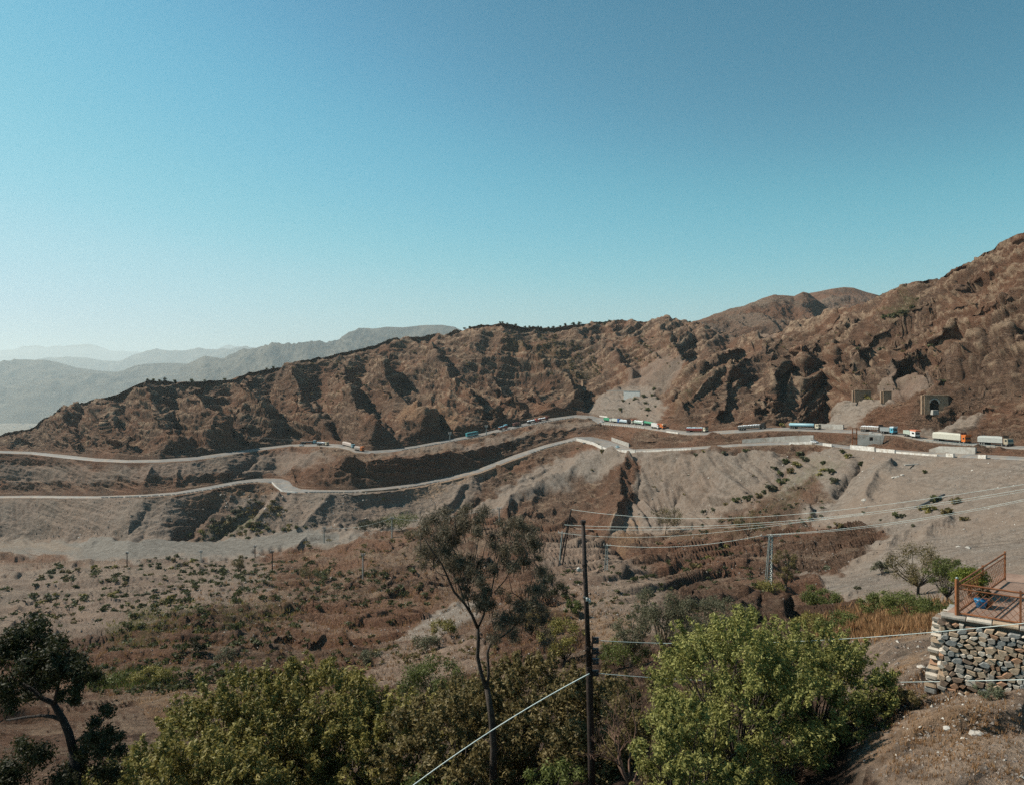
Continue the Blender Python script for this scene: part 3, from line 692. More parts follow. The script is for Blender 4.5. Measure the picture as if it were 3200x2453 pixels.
    c = mix(mth('MULTIPLY', mth('MULTIPLY', du, ramp(noise(.7, 7, .75), .36, .52)), mth('SUBTRACT', 1.0, le)), c, mix(ramp(noise(3.0, 5, .8), .4, .6), (.24, .165, .115), (.42, .315, .235)))
    h = nd(nt, 'ShaderNodeAttribute', attribute_name='herb').outputs['Fac']
    c = mix(mth('MULTIPLY', h, ramp(noise(.6, 6, .75), .42, .55)), c, mix(fine, (.035,.045,.018), (.10,.11,.045)))
    d = nd(nt, 'ShaderNodeAttribute', attribute_name='dry').outputs['Fac']
    c = mix(mth('MULTIPLY', d, ramp(noise(.8, 6, .7), .36, .58)), c, mix(fine, (.26,.14,.07), (.40,.26,.15)))
    L.new(c, b.inputs['Base Color'])
    hgt = mth('ADD', mth('MULTIPLY', noise(.8, 8, .72, mp.outputs[0]), 1.0), mth('MULTIPLY', noise(3.0, 6, .8), .6))
    bp = nd(nt, 'ShaderNodeBump'); bp.inputs['Strength'].default_value = .9; bp.inputs['Distance'].default_value = 1.3 / sc
    L.new(hgt, bp.inputs['Height'])
    ds = mth('SUBTRACT', 1.0, mth('MULTIPLY', a, .45)); L.new(ds, bp.inputs['Strength'])
    L.new(bp.outputs[0], b.inputs['Normal'])
    return m
M_ground = ground_mat('hillside_earth')
tag(link('hillside_ground', land, M_ground), 'brown rocky hillside with grey scree slopes falling to the dry valley', kind='structure')

# ---- lookups used to stand things on the ground
def find(px, D_=None, py=None, band_rng=(0, 99), occl=True):
    """world point of the ground at a column and a depth (or the row where it is first seen)"""
    j = int(np.argmin(np.abs(U - px)))
    yy = Yw[:, j]; zz = Z[:, j]; xx = X[:, j]
    if D_ is None:
        rowpy = YH - zz * F / yy
        ok = (band >= band_rng[0]) & (band <= band_rng[1])
        idx = np.where(ok)[0]
        i = idx[np.argmin(np.abs(rowpy[idx] - py))]
    else:
        i = int(np.argmin(np.abs(yy - D_)))
    x = (px - CX) / F * yy[i]
    return Vector((x, float(yy[i]), float(zz[i])))
def at(px, py, D_): return Vector(((px - CX) / F * D_, D_, (YH - py) / F * D_))

# ---------------------------------------------------------------- roads
def road(name, near, farr, label, x0=-60, x1=3260):
    us = np.linspace(x0, x1, 900)
    a = [np.interp(us, [p[0] for p in near], [p[k] for p in near]) for k in (1, 2)]
    c = [np.interp(us, [p[0] for p in farr], [p[k] for p in farr]) for k in (1, 2)]
    T = np.linspace(0, 1, 7)[:, None]
    Dm = a[1] + (c[1] - a[1]) * T
    za = (YH - a[0]) / F * a[1]; zc = (YH - c[0]) / F * c[1]
    Zm = za + (zc - za) * T + 0.10
    Xm = (us - CX) / F * Dm
    Zm[0] -= .6; Zm[-1] -= .6; Dm[0] -= .5; Dm[-1] += .5
    me = grid_mesh(name, Xm, Dm, Zm)
    return tag(link(name, me, M_asphalt), label, kind='structure')
def dusty(m, c, sc_, lo, hi):
    nt = m.node_tree; b = nt.nodes['Principled BSDF']; src = b.inputs['Base Color'].links[0].from_socket
    tc = nd(nt, 'ShaderNodeTexCoord'); n = nd(nt, 'ShaderNodeTexNoise'); n.inputs['Scale'].default_value = sc_; n.inputs['Detail'].default_value = 7; n.inputs['Roughness'].default_value = .7
    r = nd(nt, 'ShaderNodeValToRGB'); r.color_ramp.elements[0].position = lo; r.color_ramp.elements[1].position = hi
    x = nd(nt, 'ShaderNodeMix', data_type='RGBA'); x.inputs[7].default_value = (*c, 1)
    nt.links.new(tc.outputs['Object'], n.inputs['Vector']); nt.links.new(n.outputs[0], r.inputs[0]); nt.links.new(r.outputs[0], x.inputs[0]); nt.links.new(src, x.inputs[6]); nt.links.new(x.outputs[2], b.inputs['Base Color'])
    return m
M_asphalt = mat('worn_asphalt', (.145, .138, .128), (.215, .207, .195), rough=.7, scale=.25, bump=.02, bscale=3, spec=.25)
dusty(M_asphalt, (.27, .215, .165), .16, .46, .66)
road('lower_road', RG, RH, 'lower grey mountain road winding along the slope')
road('upper_road', RI, RJ, 'upper grey mountain road with the queue of trucks')

# ---------------------------------------------------------------- hills beyond
def far_hill(name, sky_pts, base_py, D0, D1, material, amp, wl, label, rows=90, cols=520, seed=40, xr=None, drop=120, spd=0.0):
    xs0, xs1 = (sky_pts[0][0], sky_pts[-1][0]) if xr is None else xr
    us = np.linspace(xs0, xs1, cols)
    top = np.interp(us, [p[0] for p in sky_pts], [p[1] for p in sky_pts])
    zt = (YH - top) / F * D1
    zb = (YH - np.interp(us, [xs0, xs1], base_py)) / F * D0
    t = np.linspace(0, 1, rows)[:, None]
    Dm = D0 + (D1 - D0) * t + 0 * us[None]
    Zm = zb + (zt - zb) * (t ** 1.15)
    Xm = (us[None] - CX) / F * Dm
    n = np.zeros_like(Dm); a_ = 1.0; w_ = wl
    for k in range(8):
        v = vnoise(Xm / w_, Dm / (w_ * 1.5), Zm / (w_ * 1.3), seed + k)
        n += (1 - 2 * np.abs(v) ** .85) * a_; a_ *= .60; w_ *= .5
    Zm = Zm + n * amp * np.sin(np.pi * np.clip(t, 0, 1)) ** .6 * (1 - .1 * t)
    tb = np.linspace(0, 1, 12)[1:, None]
    Db = D1 + (D1 - D0) * 1.2 * tb + 0 * us[None]
    Zb = Zm[-1][None] - (drop + 0 * us[None]) * tb
    Xb = (us[None] - CX) / F * Db
    Xm = np.vstack([Xm, Xb]); Dm = np.vstack([Dm, Db]); Zm = np.vstack([Zm, Zb])
    me = grid_mesh(name, Xm, Dm, np.maximum(Zm, -630), smooth=False)
    return tag(link(name, me, material), label, kind='structure')
M_hill = ground_mat('back_hill_earth', rock=((.075,.052,.038), (.17,.12,.09)), tan=(.27,.20,.14), sc=.5)
M_far = mat('distant_slope', (.035, .031, .025), (.125, .108, .082), scale=.004, bump=12, bscale=.01, rough=1, detail=8, spec=0.0)
for nm in ('scree',): pass
far_hill('back_hill', [(1900,1100),(2050,1040),(2188,1006),(2300,967),(2358,947),(2416,926),(2455,926),(2482,928),(2509,915),(2528,920),(2560,945),(2620,990),(2700,1040),(2760,1080)], (1130,1160), 900, 1180, M_hill, 16, 150, 'grey brown hill with pale bare patches behind the pass', rows=120, cols=400, drop=250)
far_hill('back_peak', [(2400,1010),(2480,950),(2528,920),(2571,909),(2600,903),(2637,898),(2667,900),(2706,913),(2741,922),(2800,945),(2900,990)], (1080,1080), 1250, 1600, M_hill, 16, 160, 'rounded grey brown peak farthest back on the right', rows=80, cols=260, seed=50, drop=250)
far_hill('hazy_ridge', [(560,1150),(640,1112),(700,1122),(760,1100),(800,1102),(848,1082),(880,1094),(908,1103),(935,1093),(985,1083),(1048,1076),(1085,1045),(1120,1032),(1160,1029),(1210,1022),(1260,1024),(1320,1017),(1380,1016),(1420,1022),(1500,1060),(1600,1090),(1700,1130)], (1300,1180), 7000, 9500, M_far, 170, 1600, 'hazy grey hill with tree dotted top behind the left ridge', rows=110, cols=420, seed=60, drop=900)
far_hill('hazy_foothill', [(-700,1250),(-300,1190),(-60,1150),(60,1135),(129,1127),(180,1133),(240,1150),(300,1160),(360,1168),(420,1150),(500,1140),(560,1136),(620,1146),(680,1140),(760,1150),(900,1160)], (1345,1300), 8500, 11500, M_far, 150, 1800, 'hazy low hill rising over the distant town', rows=80, cols=360, seed=70, drop=900)
far_hill('distant_hill', [(-700,1190),(-200,1170),(100,1135),(160,1125),(280,1122),(340,1136),(372,1138),(420,1118),(478,1104),(540,1106),(580,1106),(620,1095),(680,1102),(740,1104),(780,1110),(860,1115),(1000,1120)], (1210,1190), 17000, 21000, M_far, 300, 3300, 'distant blue grey hill line beyond the hazy foothills', rows=60, cols=300, seed=80, drop=900)
far_hill('farthest_range', [(-900,1140),(-300,1120),(60,1106),(150,1102),(220,1094),(280,1088),(310,1092),(350,1106),(420,1107),(470,1103),(560,1108),(700,1100),(900,1108),(1100,1075),(1300,1060),(1500,1100)], (1160,1150), 33000, 40000, M_far, 400, 6000, 'faint pale mountains on the left skyline', rows=50, cols=300, seed=90, drop=1500)

pl = np.linspace(-1, 1, 60)
gx, gy = np.meshgrid(np.sign(pl) * np.abs(pl) ** 2 * 60000, np.sign(pl) * np.abs(pl) ** 2 * 60000)
M_plain = mat('plain_earth', (.16, .135, .105), (.23, .20, .165), scale=.002, rough=1, detail=10, spec=0.0)
tag(link('valley_plain', grid_mesh('valley_plain', gx, gy + 3000, 0 * gx - 600), M_plain), 'flat dusty plain far below the hills', kind='structure')

# ---------------------------------------------------------------- vegetation
def leaves_mesh(name, clumps, n, size, aspect=.4, droop=0.0, up=.35, shell=.55, seed=1, squash=.85):
    """n leaf quads spread through clumps of (x, y, z, r); per-leaf shade 0..1"""
    g = np.random.default_rng(seed)
    C = np.array([c[:3] for c in clumps]); Rr = np.array([c[3] for c in clumps])
    w = Rr ** 2.0; w /= w.sum()
    k = g.choice(len(C), n, p=w)
    d = g.normal(size=(n, 3)); d /= np.linalg.norm(d, axis=1)[:, None]
    rad = (shell + (1 - shell) * g.random(n)) * (g.random(n) ** .33 * .5 + .5)
    rad *= .72 + .5 * g.random(n) * (vnoise(d[:, 0] * 3 + k, d[:, 1] * 3, d[:, 2] * 3, 3) + .6)
    P = C[k] + d * (Rr[k] * rad)[:, None] * np.array([1, 1, squash])
    nrm = d * .7 + g.normal(size=(n, 3)) * .7 + np.array([0, 0, up]); nrm /= np.linalg.norm(nrm, axis=1)[:, None]
    a = g.normal(size=(n, 3)) + np.array([0, 0, -droop * 2]); a -= nrm * (a * nrm).sum(1)[:, None]; a /= np.linalg.norm(a, axis=1)[:, None]
    b = np.cross(nrm, a)
    L = size * (.55 + .9 * g.random(n))[:, None]; W = L * aspect
    V = np.stack([P - a * L * .5, P + b * W * .5, P + a * L * .5, P - b * W * .5], 1).reshape(-1, 3)
    me = bpy.data.meshes.new(name)
    me.vertices.add(4 * n); me.vertices.foreach_set('co', V.reshape(-1).astype(np.float32))
    me.loops.add(4 * n); me.loops.foreach_set('vertex_index', np.arange(4 * n, dtype=np.int32))
    me.polygons.add(n); me.polygons.foreach_set('loop_start', np.arange(0, 4 * n, 4, dtype=np.int32)); me.polygons.foreach_set('loop_total', np.full(n, 4, np.int32))
    sh = np.clip(g.random(n) * .8 + .25 * (g.random(len(C)))[k], 0, 1)
    at_ = me.attributes.new('shade', 'FLOAT', 'FACE'); at_.data.foreach_set('value', sh.astype(np.float32))
    me.update(calc_edges=True)
    return me

ML = {
    'acacia': leaf_mat('acacia_leaf', (.085, .086, .017), (.36, .35, .11), vary=.08),
    'olive': leaf_mat('olive_acacia_leaf', (.095, .085, .016), (.33, .28, .085), vary=.08),
    'dim': leaf_mat('dusty_brown_green_leaf', (.080, .063, .022), (.24, .185, .075), vary=.1),
    'grey': leaf_mat('grey_green_leaf', (.055, .055, .030), (.18, .17, .10), vary=.1),
    'cas': leaf_mat('thin_grey_brown_needle', (.070, .056, .036), (.20, .165, .11), vary=.05),
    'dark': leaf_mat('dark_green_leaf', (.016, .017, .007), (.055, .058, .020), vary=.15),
    'green': leaf_mat('fresh_green_leaf', (.045, .056, .013), (.16, .18, .048), vary=.12),
    'shrub': leaf_mat('scrub_leaf', (.034, .040, .014), (.12, .125, .045), vary=.3),
    'pale': leaf_mat('pale_scrub_leaf', (.09, .10, .06), (.19, .20, .12), vary=.2),
    'rust': leaf_mat('rusty_tree_leaf', (.075, .060, .022), (.19, .15, .06), vary=.1),
    'dry': leaf_mat('dry_grass_blade', (.20, .10, .045), (.42, .25, .12), vary=.1),
    'round': leaf_mat('clipped_bush_leaf', (.060, .080, .012), (.19, .21, .03), vary=.05),
}
M_bark = mat('grey_brown_bark', (.040, .030, .024), (.085, .066, .052), scale=6, bump=.02, bscale=25)
M_pbark = mat('pale_bark', (.22, .16, .115), (.33, .25, .18), scale=5, bump=.02)
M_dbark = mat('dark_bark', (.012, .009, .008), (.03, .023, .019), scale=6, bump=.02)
M_twig = mat('reddish_dry_twig', (.11, .062, .045), (.19, .115, .08), scale=4)

def limb(mb, p0, p1, r0, r1, rr, bend=.12, n=5):
    p0 = Vector(p0); p1 = Vector(p1); L = (p1 - p0).length
    pts = []; rad = []
    off = Vector((rr.uniform(-1, 1), rr.uniform(-1, 1), rr.uniform(-.3, .5))) * L * bend
    for i in range(n):
        t = i / (n - 1)
        pts.append(p0.lerp(p1, t) + off * math.sin(math.pi * t)); rad.append(r0 + (r1 - r0) * t)
    mb.tube(pts, rad, 6)
    return pts

def tree(name, label, base, H, W, mat_leaf, bark, n, leaf, seed, crown_lo=.25, nclump=26, group=None, cat='tree', aspect=.4, droop=0., lean=(0, 0), cr=.26, flat=1.0, trunk=.02, up=.35, parts=('trunk', 'crown'), shell=.35):
    """H height, W crown width in metres; base is a world point"""
    rr = random.Random(seed)
    root = empty(name, base); tag(root, label, cat, group)
    cl = []; tb = MB()
    cz = H * (1 + crown_lo) / 2; hz = H * (1 - crown_lo) / 2 * .88
    fork = Vector((lean[0] * H * .3, lean[1] * H * .3, max(H * crown_lo * .8, .15)))
    limb(tb, (0, 0, -.6), fork, H * trunk, H * trunk * .7, rr, .08)
    for i in range(nclump):
        for _ in range(30):
            u, v, w = rr.uniform(-1, 1), rr.uniform(-1, 1), rr.uniform(-1, 1)
            q = u * u + v * v + (w * w if w > 0 else abs(w) ** 3.5 * .8)
            if q < 1 and (q > .3 or i % 5 == 0): break
        r = W * .5 * cr * rr.uniform(.7, 1.35)
        c = Vector((lean[0] * H * .6 + u * (W * .56 - r * .6), lean[1] * H * .6 + v * (W * .56 - r * .6), cz + w * (hz * 1.12 - r * .5) * flat))
        cl.append((c.x, c.y, c.z, r))
        if i % 2 == 0: limb(tb, fork, c, H * trunk * .42, H * trunk * .1, rr, .14)
    if n >= 14000:          # loose sprigs that break the outline
        for i in range(int(nclump * .9)):
            a_ = rr.uniform(0, 6.283); e_ = rr.uniform(-.1, 1.45); q = rr.uniform(.94, 1.13)
            cx_, cy_, cz_ = math.cos(a_) * math.cos(e_) * W * .5 * q, math.sin(a_) * math.cos(e_) * W * .5 * q, cz + math.sin(e_) * hz * 1.08 * q
            r = W * .5 * rr.uniform(.035, .075)
            for k_ in range(3): cl.append((cx_ * (1 - .04 * k_), cy_ * (1 - .04 * k_), cz_ - r * .9 * k_ + r, r * (1 - .15 * (k_ == 0))))
    tb.build(parts[0], bark, root, smooth=True)
    link(parts[1], leaves_mesh(parts[1], cl, n, leaf, aspect, droop, up, seed=seed, shell=shell), mat_leaf, root)
    return root

def gp(px, py, lo=0, hi=99, zoff=0.0):
    p = find(px, py=py, band_rng=(lo, hi)); p.z += zoff; return p
def ppm(p): return p.y / F     # metres per photograph pixel at that depth

def place_tree(name, label, px, ybase, ytop, wpx, leafm, bark, n, leaf, seed, lo=0, hi=11, **k):
    b = gp(px, ybase, lo, hi); s = ppm(b)
    return tree(name, label, b, (ybase - ytop) * s, wpx * s, ML[leafm], bark, n, leaf * s, seed, **k)

# foreground trees: position by column and depth, foot on the ground
def fg_tree(name, label, px, D_, ytop, wpx, leafm, bark, n, leaf, seed, **k):
    b = find(px, D_); s = D_ / F
    H = (YH - ytop) * s - b.z
    return tree(name, label, b, H, wpx * s, ML[leafm], bark, n, leaf, seed, **k)
fg_tree('acacia_tree', 'biggest bright yellow green leafy tree, right of the metal pole', 2310, 20.5, 1940, 560, 'acacia', M_bark, 62000, .092, 101, crown_lo=.03, nclump=170, cr=.17, up=.5)
fg_tree('acacia_tree', 'yellow green tree crown behind the biggest one, towards the stony ground', 2550, 21.5, 1975, 450, 'acacia', M_bark, 48000, .092, 102, crown_lo=.03, nclump=150, cr=.17, up=.5)
fg_tree('acacia_tree', 'yellow green tree crown at the bottom edge right of the metal pole', 2150, 18.5, 2150, 340, 'acacia', M_bark, 18000, .10, 112, crown_lo=.05, nclump=70, cr=.2, up=.5)
fg_tree('olive_green_tree', 'tallest rounded olive green tree at bottom left of centre', 960, 35, 2085, 561, 'olive', M_bark, 40000, .19, 103, crown_lo=.04, nclump=150, cr=.16, up=.5)
fg_tree('olive_green_tree', 'wide low olive green tree beside the dark tree at bottom left', 560, 30, 2235, 585, 'olive', M_bark, 32500, .18, 104, crown_lo=.04, nclump=120, cr=.17, up=.5)
fg_tree('olive_green_tree', 'olive green tree between the wide low one and the tallest one', 740, 32, 2150, 512, 'olive', M_bark, 32500, .18, 114, crown_lo=.04, nclump=120, cr=.17, up=.5)
fg_tree('olive_green_tree', 'olive green tree crown right of the tallest one at the bottom', 1200, 34, 2185, 536, 'olive', M_bark, 32500, .19, 105, crown_lo=.04, nclump=120, cr=.17, up=.5)
fg_tree('dusty_brown_green_tree', 'dusty brown green thicket tree behind the thin forked trunk', 1430, 33, 2120, 488, 'dim', M_bark, 30000, .18, 106, crown_lo=.03, nclump=120, cr=.17)
fg_tree('dusty_brown_green_tree', 'dusty brown green thicket tree between forked trunk and metal pole', 1650, 34, 2080, 463, 'dim', M_bark, 30000, .18, 107, crown_lo=.03, nclump=120, cr=.17)
fg_tree('dusty_brown_green_tree', 'dusty brown green thicket right behind the foot of the metal pole', 1850, 30, 2110, 402, 'dim', M_bark, 22500, .17, 117, crown_lo=.03, nclump=50, cr=.26)
fg_tree('dusty_brown_green_tree', 'dusty dark thicket between the bare tree and the bright green tree', 2040, 25, 2100, 317, 'dim', M_bark, 15000, .11, 108, crown_lo=.03, nclump=34, cr=.28)
fg_tree('dark_green_bush', 'green bush hugging the bottom edge under the slanting cable', 1330, 25, 2320, 280, 'green', M_bark, 7000, .11, 109, crown_lo=.03, nclump=24, cr=.32, cat='bush')
fg_tree('dark_green_bush', 'green bush hugging the bottom edge left of the metal pole foot', 1740, 24, 2300, 240, 'green', M_bark, 6000, .11, 110, crown_lo=.03, nclump=24, cr=.32, cat='bush')
# bare reddish shrub tree right of the pole
def bare_tree(label, px, D_, ytop, seed, spread=.85):
    b = find(px, D_); s = D_ / F; H = (YH - ytop) * s - b.z
    root = empty('bare_twiggy_tree', b); tag(root, label, 'tree')
    rr = random.Random(seed); tb = MB(); tw = MB()
    def grow(p, d, L, r, depth):
        q = p + d * L
        mb = tb if depth < 2 else tw
        limb(mb, p, q, r, r * .6, rr, .08, 4)
        if depth >= 5: return
        for _ in range(3 if depth > 0 else 5):
            nd_ = (d + Vector((rr.uniform(-1, 1), rr.uniform(-1, 1), rr.uniform(-.2, .6))) * spread).normalized()
            grow(q, nd_, L * rr.uniform(.55, .8), r * .55, depth + 1)
    grow(Vector((0, 0, -.4)), Vector((0, 0, 1)), H * .34, H * .022, 0)
    tb.build('trunk', M_twig, root, smooth=True); tw.build('twigs', M_twig, root)['kind'] = 'stuff'
bare_tree('bare reddish brown twiggy tree between the metal pole and the bright green tree', 1975, 23.5, 2120, 5)

# the thin forked tree left of the pole
def px3(px, py, D_, base): return at(px, py, D_) - base
tb_base = find(1540, 29); Dt = 29.0
root = empty('forked_thin_leaved_tree', tb_base); tag(root, 'tall thin forked tree with airy grey green crown left of the metal pole', 'tree')
tb = MB(); s = Dt / F
def line(mb, pts, r0, r1, dy=0.0):
    P = [px3(x, y, Dt + dy * i / max(len(pts) - 1, 1), tb_base) for i, (x, y) in enumerate(pts)]
    n = len(P); mb.tube(P, [r0 + (r1 - r0) * i / (n - 1) for i in range(n)], 7)
foot = [(1542, 2470), (1541, 2400), (1543, 2340), (1536, 2240), (1522, 2150)]
P = [Vector((0, 0, -.5))] + [px3(x, y, Dt, tb_base) for x, y in foot]
tb.tube(P, [.17, .155, .15, .145, .125, .11], 9)
line(tb, [(1524, 2160), (1503, 2100), (1492, 2050), (1495, 2000), (1493, 1960)], .085, .07)
line(tb, [(1522, 2160), (1527, 2100), (1523, 2040), (1530, 2015)], .065, .05, .3)
limbs = [([(1493,1962),(1475,1920),(1452,1885),(1420,1850),(1398,1800),(1380,1760),(1350,1720),(1325,1680)], .065, .02, -1.0),
         ([(1493,1962),(1512,1920),(1520,1885),(1535,1850),(1545,1800),(1560,1740),(1580,1690)], .05, .015, .6),
         ([(1530,2015),(1560,1995),(1600,1965),(1628,1930),(1645,1880),(1660,1820),(1672,1760)], .045, .012, 1.2),
         ([(1452,1885),(1440,1840),(1420,1800),(1405,1740),(1410,1690),(1425,1640)], .035, .01, .5), ([(1470,1910),(1455,1850),(1470,1790),(1490,1720),(1500,1650)], .03, .01, -1),
         ([(1520,1885),(1510,1840),(1500,1780),(1515,1710),(1540,1650)], .025, .01, 1), ([(1545,1850),(1580,1810),(1600,1770),(1640,1720)], .025, .01, -1.2), ([(1600,1965),(1620,1930),(1690,1880),(1710,1830)], .022, .008, .5),
         ([(1398,1800),(1370,1790),(1345,1760),(1320,1730)], .02, .008, .8), ([(1645,1880),(1600,1850),(1590,1800),(1620,1760)], .02, .008, -.6)]
for p_, a_, b_, dy in limbs: line(tb, p_, a_, b_, dy)
tb.build('trunk', M_bark, root, smooth=True)
rr = random.Random(3); cl = []
blobs = [(1345,1650,32),(1380,1625,30),(1330,1700,32),(1365,1690,34),(1400,1660,30),(1345,1750,28),(1385,1735,32),(1420,1700,30),(1425,1640,30),(1455,1615,26),(1480,1640,30),(1500,1620,26),(1450,1670,26),(1420,1770,30),(1450,1790,30),(1475,1745,26),
         (1440,1820,26),(1480,1810,26),(1505,1770,22),(1560,1690,26),(1590,1655,28),(1620,1640,28),(1650,1660,28),(1675,1690,28),(1600,1700,30),(1640,1710,30),(1665,1740,26),(1590,1750,28),(1620,1770,26),(1560,1730,22),(1550,1780,20),
         (1520,1850,24),(1500,1890,24),(1540,1900,22),(1470,1850,22),(1560,1950,28),(1590,1920,28),(1620,1890,26),(1650,1860,26),(1680,1900,28),(1690,1850,26),(1710,1800,24),(1640,1950,26),(1600,1980,24),(1545,1990,20),(1690,1940,24),(1700,1990,22),(1580,1860,20)]
for x, y, r in blobs:
    for _ in range(3):
        xx = x + rr.uniform(-1, 1) * r; yy = y + rr.uniform(-1, 1) * r; dd = Dt + rr.uniform(-1.6, 1.6)
        p = px3(xx, yy, dd, tb_base); cl.append((p.x, p.y, p.z, r * s * rr.uniform(.9, 1.7)))
tw = MB()
for x, y, r in blobs:
    for _ in range(5):
        x0 = x + rr.uniform(-.7, .7) * r; y0 = y + r * rr.uniform(.4, 1.3); d0_ = Dt + rr.uniform(-1.3, 1.3)
        x1 = x0 + rr.uniform(-.5, .6) * r; y1 = y0 - r * rr.uniform(1.2, 2.4)
        tw.tube([px3(x0, y0, d0_, tb_base), px3((x0 + x1) / 2 + rr.uniform(-.2, .2) * r, (y0 + y1) / 2, d0_, tb_base), px3(x1, y1, d0_, tb_base)], [.016, .011, .005], 4, cap=False)
tw.build('twigs', M_bark, root)['kind'] = 'stuff'
link('crown', leaves_mesh('crown', cl, 44000, .18, .13, .0, .1, shell=.0, seed=77), ML['cas'], root)

# dark tree at the left edge, its leaf and bark colours near black
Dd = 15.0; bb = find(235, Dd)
root = empty('dark_leaved_tree', bb); tag(root, 'nearly black dark leaved tree with a leaning trunk at the left edge', 'tree')
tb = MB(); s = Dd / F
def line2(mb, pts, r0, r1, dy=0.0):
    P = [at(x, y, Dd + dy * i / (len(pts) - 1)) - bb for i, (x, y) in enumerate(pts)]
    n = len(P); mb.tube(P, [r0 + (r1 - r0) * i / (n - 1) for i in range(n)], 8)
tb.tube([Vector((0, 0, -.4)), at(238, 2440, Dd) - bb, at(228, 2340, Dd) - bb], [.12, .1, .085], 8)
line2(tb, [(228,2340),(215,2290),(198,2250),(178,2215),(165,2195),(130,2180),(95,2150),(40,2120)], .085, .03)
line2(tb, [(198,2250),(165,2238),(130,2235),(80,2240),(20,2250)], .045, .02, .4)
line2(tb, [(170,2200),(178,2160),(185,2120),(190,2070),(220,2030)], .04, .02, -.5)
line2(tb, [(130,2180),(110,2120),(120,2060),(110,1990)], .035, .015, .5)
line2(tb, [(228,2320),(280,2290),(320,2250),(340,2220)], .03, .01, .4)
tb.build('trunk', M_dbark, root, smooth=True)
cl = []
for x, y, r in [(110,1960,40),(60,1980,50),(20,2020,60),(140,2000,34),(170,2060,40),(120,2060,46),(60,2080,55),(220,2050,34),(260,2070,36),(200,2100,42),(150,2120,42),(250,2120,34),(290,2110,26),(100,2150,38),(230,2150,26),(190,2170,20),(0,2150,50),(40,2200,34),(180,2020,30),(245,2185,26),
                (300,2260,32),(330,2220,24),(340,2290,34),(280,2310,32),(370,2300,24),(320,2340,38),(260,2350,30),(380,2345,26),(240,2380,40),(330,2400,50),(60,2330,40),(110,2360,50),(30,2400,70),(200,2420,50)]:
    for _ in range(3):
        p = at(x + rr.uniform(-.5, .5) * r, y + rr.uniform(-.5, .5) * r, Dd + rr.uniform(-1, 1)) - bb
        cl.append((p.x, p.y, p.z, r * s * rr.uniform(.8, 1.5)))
link('crown', leaves_mesh('crown', cl, 42000, .08, .35, 0, .2, shell=.2, seed=78), ML['dark'], root)

